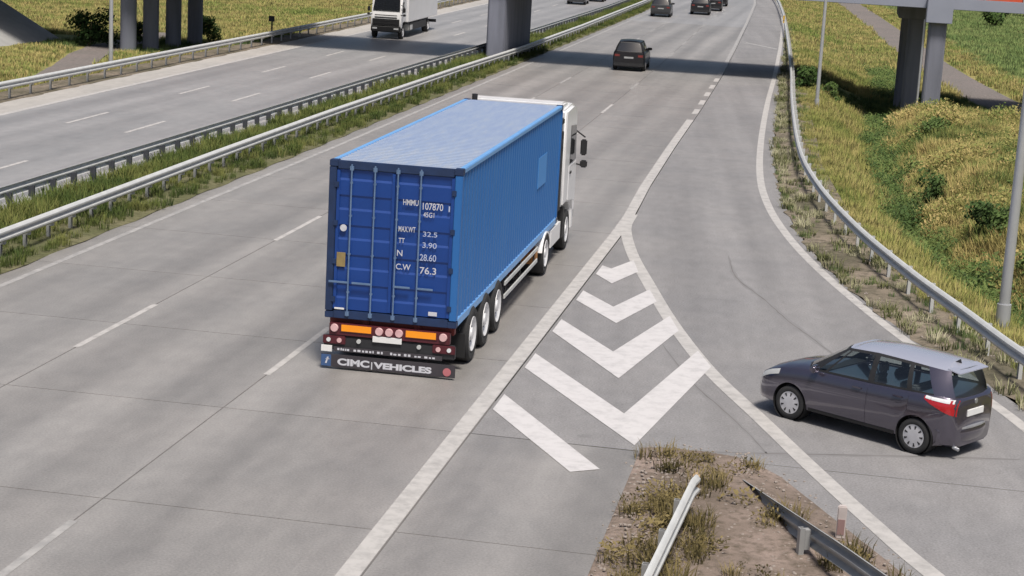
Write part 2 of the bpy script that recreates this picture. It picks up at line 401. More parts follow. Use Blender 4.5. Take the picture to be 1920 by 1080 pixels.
# ------------------------------------------------------------------ main carriageway of concrete slabs
ys_far = list(np.arange(152.8, 421, 6.7))
road = bpy.data.objects.new('motorway', None); C.objects.link(road); road['kind'] = 'structure'
base = MB(); yy = list(np.arange(3, 153, 3)) + ys_far
base.strip([(XL(y) - .62, y) for y in yy], [(XR(y) + 2.9 if y < 28 else XR(y) + .1, y) for y in yy], -.007)
up(base, 'joint_filler', MT['joint'], parent=road)
rows = np.arange(2.8, 152.9, 5.0); g = .012
cols = [lambda y: XL(y) - .55, lane(F1), lane(F2), lambda y: XR(y) + .17]
def slab(xa, xb, y0, y1, z=0.0, th=.22):
    m = MB(); P = [(xa(y0) + g, y0 + g), (xb(y0) - g, y0 + g), (xb(y1) - g, y1 - g), (xa(y1) + g, y1 - g)]
    m.prism(P, z - th, z, 'z'); m.build('slab', MT['concrete'], parent=road)
for k in range(len(rows) - 1):
    for c in range(3):
        slab(cols[c], cols[c + 1], rows[k], rows[k + 1])
    if rows[k + 1] < 28:
        slab(cols[3], lambda y: -2.66, rows[k], rows[k + 1])
far = MB(); far.strip([(XL(y) - .55, y) for y in ys_far], [(XR(y) + .17, y) for y in ys_far], 0.0)
up(far, 'road_surface', MT['concrete_far'], parent=road)

def line_strip(xf, y0, y1, w, z=.004, step=3.0):
    n = max(2, int((y1 - y0) / step) + 1); yy = np.linspace(y0, y1, n)
    m = MB(); m.strip([(xf(y) - w / 2, y) for y in yy], [(xf(y) + w / 2, y) for y in yy], z); return m
up(line_strip(XL, 3, 400, .16), 'edge_line', MT['faded'], parent=road)
up(line_strip(XR, 3, 78.0, .30), 'edge_line', MT['white'], parent=road)
for f, y0, mt in ((F1, 30.65, 'white'), (F2, 30.1, 'white')):
    for k in range(-2, 20):
        a = y0 + 12 * k
        if a < 4: continue
        a += (-.3 if (f == F2 and k == -1) else 0)
        up(line_strip(lane(f), a, a + 4, .13), 'lane_dash', MT['faded'] if (k == -1 or k > 4) else MT['white'], parent=road)
for k in range(6):
    a = 80.5 + 4.4 * k
    up(line_strip(XR, a, a + 2.2, .26), 'lane_dash', MT['white'], parent=road)
up(line_strip(XR, 107.5, 400, .22), 'edge_line', MT['faded'], parent=road)

# ------------------------------------------------------------------ far carriageway
opp = bpy.data.objects.new('opposite_carriageway', None); C.objects.link(opp); opp['kind'] = 'structure'
yo = list(np.arange(20, 421, 5.0))
up(MB().strip([(OL(y), y) for y in yo], [(MF(y) - .12, y) for y in yo], 0.0), 'road_surface', MT['concrete_far'], parent=opp)
up(MB().strip([(OL(y) - 1.75, y) for y in yo], [(OL(y) - .003, y) for y in yo], 0.0), 'hard_shoulder', MT['shoulder'], parent=opp)
up(line_strip(lambda y: OL(y) - .12, 20, 420, .26, .0045), 'edge_line', MT['white'], parent=opp)
up(line_strip(lambda y: MF(y) - .75, 20, 420, .2), 'edge_line', MT['faded'], parent=opp)
OX = lambda dx: (lambda y: OL(y) + dx)
for dx, y0 in ((2.83, 61.3), (5.6, 60.0)):
    for k in range(-2, 17):
        up(line_strip(OX(dx), y0 + 12 * k, y0 + 12 * k + 4, .16), 'lane_dash', MT['white'], parent=opp)

# ------------------------------------------------------------------ slip road of asphalt
ramp = bpy.data.objects.new('slip_road', None); C.objects.link(ramp); ramp['kind'] = 'structure'
right = smooth_poly(ASPH, 6)
DIRT_R = [(-2.70,27.86),(-1.85,28.02),(-.97,27.86),(-.5,27.25),(.4,25.4),(1.34,23.45),(2.55,20.9),(4.2,17.6),(6.6,13.2),(9.5,8.5)]
AXR = interp([(p[1], p[0]) for p in right])
ya = [27.815, 28.6, 29.5] + list(np.arange(30, 391, 1.5))
m = MB().strip([(XR(y) + .185, y) for y in ya], [(float(AXR(y)), y) for y in ya], 0.0)
DRL = interp([(p[1], p[0]) for p in DIRT_R[2:]][::-1])
yb_ = list(np.arange(8.6, 27.7, .6)) + [27.8]
m.strip([(float(DRL(y)), y) for y in yb_], [(float(AXR(y)), y) for y in yb_], 0.0)
up(m, 'asphalt', MT['asphalt'], parent=ramp)
# painted lines of the slip road
INNER = smooth_poly([(-5.62,51.3),(-5.5,48.8),(-4.89,45.15),(-4.08,41.55),(-3.11,37.47),(-2.01,33.58),(-.89,30.5),(.08,27.81),(1.01,25.35),(1.73,23.58),(3.1,20.7),(5.2,17.0),(8,12.5)], 8)
up(MB().strip(offset_line(INNER, -.15), offset_line(INNER, .15), .0062), 'edge_line', MT['white'], parent=ramp)
OUTER = smooth_poly([(-15,270),(-8.2,214),(-7.2,198),(-5.25,150),(-4.02,110),(-3.52,89),(-3.02,72.8),(-2.5,61.7),(-1.92,55.2),(-1.16,50.0),(-.26,45.5),(.8,41.25),(1.78,37.8),(3.2,33.2),(3.64,31.7),(4.7,27.8),(6.6,22),(9.5,17)], 8)
up(MB().strip(offset_line(OUTER, -.12), offset_line(OUTER, .12), .004), 'edge_line', MT['white'], parent=ramp)
up(MB().strip([(-7.2,133.4),(-4.75,128.6)][::-1], [(-7.2,132.7),(-4.75,127.9)][::-1], .004), 'cross_line', MT['faded'], parent=ramp)
# worn seams in the asphalt
seam_stain = mat('seam_stain', (.175, .17, .172), .8, 0, (.20, .197, .20), 3)
def seam(pts, w=.02):
    q = smooth_poly(pts, 8); n_ = len(q); q = [(p[0] + random.uniform(-.012, .012), p[1]) for p in q]
    def band(wid, z, m):
        T = [math.sin(math.pi * (k + .15) / (n_ - .7)) ** .5 * wid * random.uniform(.6, 1.2) for k in range(n_)]
        l_ = [offset_line(q, -t)[k] for k, t in enumerate(T)]; r_ = [offset_line(q, t)[k] for k, t in enumerate(T)]
        up(MB().strip(l_, r_, z), 'seam', m, parent=ramp)
    band(w * 4.5, .0018, seam_stain); band(w * .8, .0032, MT['joint'])
seam([(-2.5,46),(-2.12,43.2),(-1.37,40.9),(-.7,38.7),(-.08,37.0),(.5,35.3)])
seam([(-3.1,35.4),(-2.22,32.5),(-1.34,30.3),(-.66,28.4)], .014)
seam([(-2.7,27.88),(-1.0,28.33),(1.73,29.15),(3.4,29.6)], .022)
# chevrons
CH = [[(-5.38,43.15),(-5.12,42.85),(-4.74,44.2),(-4.45,42.75),(-4.87,41.05),(-5.38,42.0)],
      [(-5.38,39.95),(-4.5,38.5),(-3.95,40.75),(-3.65,39.45),(-4.23,36.9),(-5.38,38.85)],
      [(-5.38,36.8),(-3.96,34.35),(-3.22,38.1),(-2.9,36.75),(-3.59,32.3),(-5.38,35.6)],
      [(-5.38,33.6),(-3.19,29.92),(-2.36,35.1),(-2.0,33.88),(-2.79,28.08),(-5.38,32.42)]]
for c in CH:
    m = MB(); m.add([(x, y, .0085) for x, y in c], [(0, 1, 4, 5), (1, 2, 3, 4)]); up(m, 'chevron', MT['chev'], parent=ramp)
m = MB(); m.add([(x, y, .0085) for x, y in [(-5.38,30.4),(-3.15,26.6),(-3.57,26.3),(-5.38,29.35)]], [(0, 1, 2, 3)]); up(m, 'chevron', MT['chev'], parent=ramp)

# ------------------------------------------------------------------ service tracks
tr = smooth_poly(TRACK, 8)
tl, tq = offset_line(tr, -1.5), offset_line(tr, 1.5)
up(MB().strip(tl, tq, lambda x, y: float(max(terrain_z(x, y), -1.22)) + .03), 'service_track', MT['track'], kind='structure')
lt = [(-37.6,77),(-38.3,83),(-39.6,88),(-41.4,94),(-43.2,100),(-44.5,108),(-45.5,118)]
lt = smooth_poly(lt, 8)
up(MB().strip(offset_line(lt, -1.05), offset_line(lt, 1.05), lambda x, y: float(terrain_z(x, y)) + .04), 'underpass_track', MT['track'], kind='structure')

# ------------------------------------------------------------------ soil of median, verge and gore
def soil(name, fl, fr, y0, y1, step, nxx, zf, m):
    yy = np.arange(y0, y1, step); mb = MB(); vs = []
    for y in yy:
        for i in range(nxx + 1):
            t = i / nxx; x = fl(y) * (1 - t) + fr(y) * t
            vs.append((x, y, zf(x, y, t)))
    w = nxx + 1
    mb.add(vs, [(j*w+i, j*w+i+1, (j+1)*w+i+1, (j+1)*w+i) for j in range(len(yy)-1) for i in range(nxx)])
    return up(mb, name, m, smooth=True, kind='structure')
soil('median_strip', lambda y: MF(y) - .1, lambda y: XL(y) - .5 + .05 * math.sin(y * 1.9) , 6, 260, .8, 8, lambda x, y, t: .012 + .10 * math.sin(t * math.pi) + .02 * float(noise2(x, y, .8, 2)), MT['medsoil'])
AX = interp([(p[1], p[0]) for p in right])
soil('verge', lambda y: AX(y) - .03 + .07 * math.sin(y * 2.3) + .05 * math.sin(y * 5.1), lambda y: RAILX(y) + .9, 17, 230, .5, 6, lambda x, y, t: .008 + .05 * math.sin(min(1, t * 1.3) * math.pi) + .025 * float(noise2(x, y, .5, 3)), MT['verge'])
soil('far_verge', lambda y: OL(y) - 3.4, lambda y: OL(y) - 1.7 + .06 * math.sin(y * 1.3), 30, 260, 1.0, 5, lambda x, y, t: .0 + .03 * math.sin(t * math.pi) + .02 * float(noise2(x, y, .7, 5)), MT['verge'])
DRX = interp([(p[1], p[0]) for p in DIRT_R[2:]][::-1])
soil('gore_soil', lambda y: -2.74, lambda y: float(DRX(y)) + .16 if y < 27.8 else -1.0, 8, 28.05, .2, 26, lambda x, y, t: -.022 + .075 * max(0, math.sin(t * math.pi)) ** .5 + .015 * float(noise2(x, y, .35, 6)) * math.sin(t * math.pi), MT['dirt'])

# ------------------------------------------------------------------ guardrails
W_PROF = [(0,.155),(.02,.15),(.05,.12),(.075,.095),(.075,.06),(.045,.035),(.0,.015),(.0,-.015),(.045,-.035),(.075,-.06),(.075,-.095),(.05,-.12),(.02,-.15),(0,-.155)]
def beam(path, z, side, m, name, parent, prof=W_PROF, back=.0):
    """W-beam swept along a path; side=+1 puts the bulge on the right of the walking direction"""
    mb = MB(); n = len(path); P = np.array(path, float); T = np.gradient(P, axis=0); T /= np.linalg.norm(T, axis=1)[:, None]
    full = prof + [(a - .012, b) for a, b in prof[::-1]]; k = len(full); vs = []
    for (p, t) in zip(P, T):
        nn = np.array((t[1], -t[0])) * side
        for a, b in full: vs.append((p[0] + nn[0] * (a + back), p[1] + nn[1] * (a + back), z + b))
    fs = [(i*k+j, i*k+(j+1) % k, (i+1)*k+(j+1) % k, (i+1)*k+j) for i in range(n-1) for j in range(k)] + [tuple(range(k)), tuple(range((n-1)*k, n*k))]
    mb.add(vs, fs); return mb.build(name, m, parent, smooth=True)
def resample(path, step, start=0.0):
    P = np.array(path, float); L = np.concatenate([[0], np.cumsum(np.linalg.norm(np.diff(P, axis=0), axis=1))])
    s = np.arange(start, L[-1], step); return [(float(np.interp(t, L, P[:, 0])), float(np.interp(t, L, P[:, 1]))) for t in s]
def post_mesh(h, m, w=.075, d=.045, block=0.0):
    mb = MB(); mb.box(-w/2, -w/2 + .012, -d, d, -.3, h); mb.box(-w/2 + .012, w/2, -d, -d + .012, -.3, h); mb.box(-w/2 + .012, w/2, d - .012, d, -.3, h)
    if block: mb.box(w/2, w/2 + block, -.05, .05, h - .3, h - .02)
    o = mb.build('post', m); return o
def posts(path, step, side, h, m, parent, inset, zf=lambda x, y: 0.0, block=.08, start=.3):
    src = post_mesh(h, m, block=block); first = True
    P = resample(path, step, start)
    for i, p in enumerate(P):
        a = P[max(0, i-1)]; b = P[min(len(P)-1, i+1)]; t = np.array((b[0]-a[0], b[1]-a[1])); t /= np.linalg.norm(t)
        nn = np.array((t[1], -t[0])) * side
        o = src if first else src.copy()
        if not first: C.objects.link(o)
        first = False; o.parent = parent
        o.location = (p[0] - nn[0] * inset, p[1] - nn[1] * inset, zf(*p)); o.rotation_euler = (0, 0, math.atan2(nn[1], nn[0]))

gr = thing('guardrail', 'bright double steel guardrail between the near carriageway and the green median', 'guardrail', (MN(20), 20, 0))
def child_space(t, objs):
    for o in objs:
        pass
def rail_thing(t):                                    # children are placed in world coordinates: cancel the empty's own place
    t.location = (0, 0, 0)
path = [(float(MN(y)), float(y)) for y in np.arange(12, 262, 2.0)]
rail_thing(gr); beam(path, .60, 1, MT['galv'], 'rail', gr)
posts(path, 1.33, 1, .66, MT['galv_old'], gr, .15, block=.09)
gr = thing('guardrail', 'weathered guardrail with close dark posts on the far side of the median', 'guardrail'); 
path = [(float(MF(y)), float(y)) for y in np.arange(20, 262, 2.0)]
beam(path, .60, -1, MT['galv'], 'rail', gr); posts(path, 1.33, -1, .60, MT['post'], gr, .13, block=.075)
gr = thing('guardrail', 'pale guardrail along the outer shoulder of the far carriageway, beside the field', 'guardrail')
path = [(float(OL(y)) - 2.0, float(y)) for y in np.arange(35, 262, 2.5)]
beam(path, .60, 1, MT['galv'], 'rail', gr); posts(path, 2.0, 1, .68, MT['galv_old'], gr, .14)
gr = thing('guardrail', 'long curving guardrail along the outer edge of the slip road beside the grassy bank', 'guardrail')
path = smooth_poly(RAIL, 8)[::-1]
beam(path, .60, 1, MT['galv'], 'rail', gr); posts(path, 2.0, 1, .70, MT['galv'], gr, .13)
MBK = MT['yellow']
m = MB(); m.box(-5.28, -5.16, 150.6, 150.75, .70, 1.25); m.box(-5.30, -5.14, 150.55, 150.6, .95, 1.3); m.build('reflector', MBK, gr)
gr = thing('guardrail', 'short white-topped guardrail end in the soil nose, the one on the left of the pair', 'guardrail')
path = [(-1.545 - .052 * (24.75 - y), y) for y in np.concatenate([np.arange(24.75, 23.0, -.25), np.arange(23.0, 9.9, -.5)])]
def sunk(p): return float(np.interp(p[1], [24.2, 24.8], [0, -.10]))
o = beam(path, .60, -1, MT['galv'], 'rail', gr, prof=[(a * .8, b) for a, b in W_PROF])
for v in o.data.vertices: v.co.z += sunk((v.co.x, v.co.y))
MB().box(-1.60, -1.50, 24.7, 24.86, .32, .67).build('end_piece', mat('rusty_end', (.42, .30, .17), .7, 0, (.30, .20, .11), 8), gr, bevel=.03)
posts(path[:], 1.33, -1, .55, MT['galv_old'], gr, .14, start=.9)
gr = thing('guardrail', 'dark guardrail in the soil nose dipping into the ground beside the slip road', 'guardrail')
path = resample([(-.96,26.7),(.40,22.85),(1.29,21.25),(2.55,18.9),(4.35,15.6),(6.4,12.2)], .45)
def sunk2(y): return float(np.interp(y, [22.8, 26.7], [-.17, -.70]))
o = beam(path, .60, -1, MT['galv_old'], 'rail', gr)
for v in o.data.vertices: v.co.z += sunk2(v.co.y)
posts(path, 2.0, -1, .42, MT['galv_old'], gr, .13, start=3.2)

# delineator in the nose
dl = thing('delineator', 'small white roadside marker post with a faded red panel in the soil nose', 'marker post', (.52, 24.55, .02))
m = MB(); m.prism([(-.066,-.05),(.066,-.05),(.055,.05),(-.055,.05)], 0, .48); m.build('post', mat('marker_white', (.52, .46, .44), .6), dl, bevel=.015)
m = MB(); m.box(-.048, .048, -.058, -.0505, .07, .29); m.build('panel', mat('faded_red', (.30, .19, .18), .6), dl)

# ------------------------------------------------------------------ overpass
br = thing('overpass_bridge', 'grey concrete overpass on columns crossing over the whole motorway', 'bridge')
DY0, DY1 = 100.6, 110.4
MB().box(-66, 44, DY0 + .35, DY1 - .35, 4.62, 5.0).build('deck', MT['conc_bridge'], br)
for y0 in (DY0, DY1 - .35):
    MB().box(-66, 44, y0, y0 + .35, 4.5, 5.08).build('edge_beam', MT['fascia'], br, bevel=.02)
for y0 in (DY0 + 1.6, DY0 + 3.8, DY0 + 6.0, DY0 + 8.0):
    MB().box(-66, 44, y0, y0 + .5, 4.52, 4.62).build('girder', MT['conc_bridge'], br)
for y0 in (DY0 + .1, DY1 - .16):
    p = MB()
    p.box(-66, 44, y0, y0 + .05, 5.10, 6.1); pa = p.build('parapet', MT['orange_panel'], br)
    ps = MB()
    for x in np.arange(-65, 44, 2.0): ps.box(x, x + .07, y0 - .06, y0 - .003, 5.08, 6.14)
    ps.build('parapet_post', MT['galv_old'], pa)
# columns on the left
for (x, y) in ((-42.1, 102.7), (-41.6, 105.0), (-41.15, 107.6), (-40.7, 110.2)):
    m = MB(); m.tube((x, y, -1.4), (x, y, 4.0), .48, .48, 20); m.build('column', MT['conc_bridge'], br, smooth=True)
MB().box(-42.9, -40.0, 101.4, 110.3, 4.0, 4.515).build('column_cap', MT['conc_bridge'], br, bevel=.03)
# pier in the median
m = MB(); m.prism([(-19.95,101.0),(-19.05,101.0),(-18.98,101.2),(-18.98,109.4),(-19.2,109.7),(-19.9,109.7),(-20.05,109.4),(-20.05,101.2)], -.3, 4.515)
m.build('pier', MT['conc_bridge'], br, bevel=.03)
# columns on the right with their cap
for (x, y) in ((4.72, 101.0), (3.75, 104.4), (3.45, 107.8)):
    m = MB(); m.prism([(x-.48,y-.35),(x-.36,y-.48),(x+.36,y-.48),(x+.48,y-.35),(x+.48,y+.35),(x+.36,y+.48),(x-.36,y+.48),(x-.48,y+.35)], -1.6, 3.75)
    m.build('column', MT['conc_bridge'], br, bevel=.03)
MB().box(4.05, 5.42, 100.15, 101.7, 3.75, 5.2).build('column_cap', MT['fascia'], br, bevel=.03)
MB().box(2.7, 4.6, 103.6, 109.3, 3.75, 4.515).build('column_cap', MT['conc_bridge'], br, bevel=.03)
m = MB(); m.tube((4.02, 100.75, -1.3), (4.02, 100.75, 3.9), .06, .06, 8); m.build('drain_pipe', MT['pole'], br, smooth=True)
# paved slope under the left end
m = MB(); m.prism([(-48.5,-1.25),(-60,5.0),(-66,5.0),(-66,-1.25)], 90.5, 108.2, 'y'); m.build('abutment_slope', MT['slope'], br, bevel=.05)
m = MB(); m.prism([(44,-1.3),(41,-1.3),(41,4.5),(44,4.5)], 100.7, 110.3, 'y'); m.build('abutment_wall', MT['conc_bridge'], br)

# ------------------------------------------------------------------ lamp posts and sign
def lamp(x, y, z, r, h, ang, label, arm=1.6):
    t = thing('street_lamp', label, 'lamp post', (x, y, z), 0, 'lamp posts along the motorway')
    m = MB(); m.tube((0, 0, -.2), (0, 0, h), r, r * .55, 14); m.build('pole', MT['pole'], t, smooth=True)
    m = MB(); m.tube((0, 0, -.2), (0, 0, .5), r * 1.35, r * 1.25, 14); m.build('base_sleeve', MT['pole'], t, smooth=True)
    c, s = math.cos(ang), math.sin(ang)
    m = MB(); m.tube((0, 0, h - .05), (c * arm, s * arm, h + .35), r * .5, r * .4, 10); m.build('arm', MT['pole'], t, smooth=True)
    m = MB(); m.prism([(-.1,-.05),(.1,-.05),(.12,.04),(.06,.1),(-.06,.1),(-.12,.04)], 0, .75, 'x')
    m.build('lamp_head', MT['galv_old'], t, bevel=.02, loc=(c * arm, s * arm, h + .35), rot=(0, 0, ang))
lamp(-35.75, 85.0, -.55, .11, 11, 0, 'slim pale lamp post beside the far carriageway, left of the bridge columns')
lamp(-1.18, 89.3, -.25, .095, 11, math.pi, 'slim grey lamp post on the bank behind the slip road guardrail, near the bridge')
lamp(3.98, 41.0, -.15, .125, 12, math.pi, 'tall grey lamp post at the right edge, nearest to the camera')
sg = thing('marker_post', 'thin dark marker post with a small plate in the field beyond the far guardrail', 'marker post', (-35.4, 109.5, -.6))
m = MB(); m.tube((0, 0, -.1), (0, 0, 1.75), .055, .055, 8); m.build('post', MT['post'], sg)
m = MB(); m.box(-.19, .19, -.1, -.06, 1.45, 1.8); m.build('plate', MT['post'], sg, bevel=.01)

# ------------------------------------------------------------------ wheels
def wheel(parent, x, y, r, w, side, tm, rm, name='wheel', style='car', parts=True, z=None):
    """side +1: outer face towards +x"""
    z = r if z is None else z; h = w / 2
    m = MB(); m.lathe([(-h*.85, r*.62), (-h, r*.72), (-h, r*.9), (-h*.8, r*.985), (-h*.4, r), (h*.4, r), (h*.8, r*.985), (h, r*.9), (h, r*.74), (h*.85, r*.60)], n=32)
    o = m.build(name, tm, parent, smooth=True, loc=(x, y, z))
    m = MB(); rr = r * (.70 if style == 'car' else .63)
    if style == 'car':
        m.lathe([(-h*.4, rr), (h*.78, rr), (h*.92, rr*.99), (h*.90, rr*.86), (h*.98, rr*.6), (h*1.02, rr*.25), (h*1.0, 0)], n=32)
        q = m.build('hubcap', rm, o, smooth=True, rot=(0, 0, 0 if side > 0 else math.pi))
        if parts:
            m = MB(); m.prism([(.47*rr, .03*rr), (.84*rr, .085*rr), (.84*rr, -.085*rr), (.47*rr, -.03*rr)], h*.93, h*.985, 'x')
            src = m.build('slot', MT['dark'], o)
            for k in range(9):
                c_ = src if k == 0 else src.copy()
                if k: C.objects.link(c_)
                c_.parent = o; c_.rotation_euler = (2 * math.pi * k / 9, 0, 0 if side > 0 else math.pi)
    else:
        m.lathe([(-h*.3, rr), (h*.9, rr), (h*1.0, rr*.98), (h*.86, rr*.86), (h*.55, rr*.6), (h*.6, rr*.42), (h*.95, rr*.34), (h*1.0, rr*.2), (h*1.0, 0)], n=28)
        m.build('rim', rm, o, smooth=True, rot=(0, 0, 0 if side > 0 else math.pi))
        m = MB()
        for k in range(10):
            t = 2 * math.pi * k / 10; m.tube((h*.55, rr*.52*math.cos(t), rr*.52*math.sin(t)), (h*.72, rr*.52*math.cos(t), rr*.52*math.sin(t)), rr*.05, n=6)
        m.build('wheel_nut', MT['dark'], o, rot=(0, 0, 0 if side > 0 else math.pi))
    return o

# ------------------------------------------------------------------ passenger cars
def boolean_cut(o, cutter):
    md = o.modifiers.new('cut', 'BOOLEAN'); md.operation = 'DIFFERENCE'; md.solver = 'EXACT'; md.object = cutter
    bpy.context.view_layer.update()
    me = bpy.data.meshes.new_from_object(o.evaluated_get(bpy.context.evaluated_depsgraph_get()))
    o.modifiers.clear(); o.data = me; bpy.data.objects.remove(cutter)

def make_car(label, cat, loc, rotz, paint, P, group=None, name='car', detail=True, gl=None, roof_sheen=None):
    """car built forward = +Y; P holds the measured shape"""
    t = thing(name, label, cat, loc, rotz, group)
    L, Wd, zb = P['L'], P['W'], P['zb']; hw = Wd / 2
    Y = lambda s: L / 2 - s
    st = P['stations']                                  # (s, half width, belt z, top z at centre)
    fw = interp([(a[0], a[1]) for a in st]); fb = interp([(a[0], a[2]) for a in st]); ft = interp([(a[0], a[3]) for a in st])
    def section(s):
        w, zt, zc = float(fw(s)), float(fb(s)), float(ft(s)); h = zt - zb
        return [(0, zb), (w - .16, zb), (w - .05, zb + .05), (w - .018, zb + h * .22), (w, zb + h * .46), (w - .004, zb + h * .64), (w - .02, zb + h * .84), (w - .055, zb + h * .96), (w - .09, zt), (w * .55, zt + (zc - zt) * .8), (0, zc)]
    def side_x(s, z):
        sec = section(s)[2:9]; return float(np.interp(z, [p[1] for p in sec], [p[0] for p in sec]))
    ss = sorted(set([a[0] for a in st] + list(np.arange(.4, L - .2, .16))))
    vs = []; n = None
    for s in ss:
        sec = section(s); ring = sec + [(-x, z) for x, z in sec[-2:0:-1]]; n = len(ring)
        vs += [(x, Y(s), z) for x, z in ring]
    fs = [(i*n+j, i*n+(j+1) % n, (i+1)*n+(j+1) % n, (i+1)*n+j) for i in range(len(ss)-1) for j in range(n)] + [tuple(range(n)), tuple(range((len(ss)-1)*n, len(ss)*n))]
    body = MB().add(vs, fs).build('body', paint, t, smooth=True)
    r = P['wr']
    if detail:
        body.parent = None
        for sw in P['axles']:
            for sd_ in (-1, 1):
                cm = MB(); cm.lathe([(0, 0), (0, r + .045), (.34, r + .045), (.34, 0)], n=36)
                cu = cm.build('cutter', None, loc=(sd_ * (hw + .06) - (.34 if sd_ > 0 else 0), Y(sw), r + .015))
                boolean_cut(body, cu)
        body.parent = t
        for p in body.data.polygons: p.use_smooth = True
        body.data.set_sharp_from_angle(angle=R(35))
        for sw in P['axles']:                           # dark inner wings
            for sd_ in (-1, 1):
                m = MB(); m.lathe([(-.0, .05), (0, r + .04), (sd_ * .30, r + .04)], n=30); m.build('wheel_well', MT['black'], t, smooth=True, loc=(sd_ * (hw - .31), Y(sw), r + .015))
    for sw in P['axles']:
        for sd_ in (-1, 1):
            wheel(t, sd_ * (hw - P['ww'] / 2 - .015), Y(sw), r, P['ww'], sd_, MT['tyre'], MT['hubcap'], parts=detail)
    # greenhouse from two rings
    rb, rt_, names = P['ring_b'], P['ring_t'], P['segs']
    K = [0, .07, .36, .66, .91, 1.0]
    def ring_pt(i, k, sd_):
        (s0, x0, z0), (s1, x1, z1) = rb[i], rt_[i]; bulge = .03 * math.sin(math.pi * k) * (1 if abs(x0) > .5 else .3)
        return (sd_ * (x0 + (x1 - x0) * k + (bulge if x0 > .05 else 0)), Y(s0 + (s1 - s0) * k) + (bulge * .6 if (x0 <= .3 and s0 < L / 2) else 0), z0 + (z1 - z0) * k)
    frame = MB(); skin_p = {}; pan = {}
    for i, nm in enumerate(names):
        for sd_ in (-1, 1):
            for a in range(len(K) - 1):
                q = [ring_pt(i, K[a], sd_), ring_pt(i + 1, K[a], sd_), ring_pt(i + 1, K[a + 1], sd_), ring_pt(i, K[a + 1], sd_)]
                if nm == 'body_pillar': skin_p.setdefault(sd_, MB()).add(q, [(0, 1, 2, 3)])
                elif nm == 'pillar' or a in (0, len(K) - 2): frame.add(q, [(0, 1, 2, 3)])
                else:
                    key = (nm, 0 if nm in ('windscreen', 'rear_window') else sd_, i if nm not in ('windscreen', 'rear_window') else 0)
                    pan.setdefault(key, MB()).add(q, [(0, 1, 2, 3)])
    frame.build('window_frame', P.get('framemat', MT['black']), t, smooth=True)
    for mb in skin_p.values(): mb.build('rear_pillar', paint, t, smooth=True)
    for (nm, sd_, i), mb in pan.items(): mb.build(nm, gl or MT['carglass'], t, smooth=True)
    roof = MB(); ks = [1.0, .85, .6, .3, 0.0]; nr = len(rt_)
    s0r, s1r = rt_[0][0], rt_[-1][0]
    for sd_ in (-1, 1):
        V = []
        for k in ks:
            for (s, x, z) in rt_:
                u = (s - s0r) / (s1r - s0r); V.append((sd_ * x * k, Y(s), z + P['crown'] * (1 - k * k) * min(1, 4 * math.sin(math.pi * min(max(u, 0), 1)) + .0)))
        roof.add(V, [(a*nr+i, a*nr+i+1, (a+1)*nr+i+1, (a+1)*nr+i) for a in range(len(ks)-1) for i in range(nr-1)])
    roof.build('roof', roof_sheen or paint, t, smooth=True)
    if not detail:
        for sd_ in (-1, 1):
            m = MB(); m.box(sd_ * (hw - .28) - .14, sd_ * (hw - .28) + .14, Y(L) - .012, Y(L) + .03, fb(L) - .20, fb(L) - .08); m.build('taillight', MT['rust'], t)
        m = MB(); m.box(-.26, .26, Y(L) - .014, Y(L) + .03, fb(L) - .30, fb(L) - .20); m.build('number_plate', MT['galv_old'], t)
        m = MB(); m.box(-hw + .12, hw - .12, Y(L) - .05, Y(L) + .06, zb + .02, zb + .22); m.build('bumper', MT['black'], t, bevel=.03)
        for sd_ in (-1, 1):
            m = MB(); sm = P['mirror']; m.box(sd_ * (hw - .04) - .09, sd_ * (hw + .05) + .09, Y(sm) - .05, Y(sm) + .06, fb(sm) - .02, fb(sm) + .13); m.build('mirror', paint, t, bevel=.03)
        return t
    # door skins, a hair proud of the body
    def skin(nm, s0, s1, z0f, off, m_, sd_, nz=7, ns=6, z1f=None):
        mb = MB(); V = []
        for a in range(ns + 1):
            s = s0 + (s1 - s0) * a / ns; zlo = z0f(s); zhi = z1f(s) if z1f else float(fb(s)) - .02
            for b in range(nz + 1):
                z = zlo + (zhi - zlo) * b / nz; V.append((sd_ * (side_x(s, z) + off), Y(s), z))
        k = nz + 1; N = len(V)
        V += [(x - sd_ * .02, y, z) for x, y, z in V]
        F = [(a*k+b, a*k+b+1, (a+1)*k+b+1, (a+1)*k+b) for a in range(ns) for b in range(nz)]
        rim = [b for b in range(k)] + [a*k+nz for a in range(1, ns+1)] + [ns*k+b for b in range(nz-1, -1, -1)] + [a*k for a in range(ns-1, 0, -1)]
        F += [(rim[q], rim[(q+1) % len(rim)], rim[(q+1) % len(rim)] + N, rim[q] + N) for q in range(len(rim))]
        return mb.add(V, F).build(nm, m_, t, smooth=True)
    for sd_ in (-1, 1):
        for (a, b, z0f) in P['doors']:
            d = skin('door', a, b, z0f, .007, paint, sd_)
            hs = b - .2; zz = float(fb(hs)) - .11
            m = MB(); m.box(-.013, .013, -.09, .09, -.014, .014); m.build('handle', paint, d, bevel=.006, loc=(sd_ * (side_x(hs, zz) + .025), Y(hs), zz))
        tl = P['tail']                                     # wedge shaped lamp wrapping from the side to the tail
        skin('taillight', tl[0], L - .012, lambda s: float(np.interp(s, [tl[0], L], [tl[2], tl[1]])), .012, MT['red'], sd_, 5, 8, lambda s: float(np.interp(s, [tl[0], L], [tl[2] + .05, tl[3]])))
        skin('taillight_top', tl[0] + .02, L - .05, lambda s: float(np.interp(s, [tl[0], L], [tl[2] + .02, tl[3] - .055])), .017, MT['clear_lens'], sd_, 3, 6, lambda s: float(np.interp(s, [tl[0], L], [tl[2] + .06, tl[3] + .012])))
        hl = P['head']
        skin('headlight', hl[0], hl[1], lambda s: float(fb(s)) - .11, .01, MT['galv'], sd_, 4, 6)
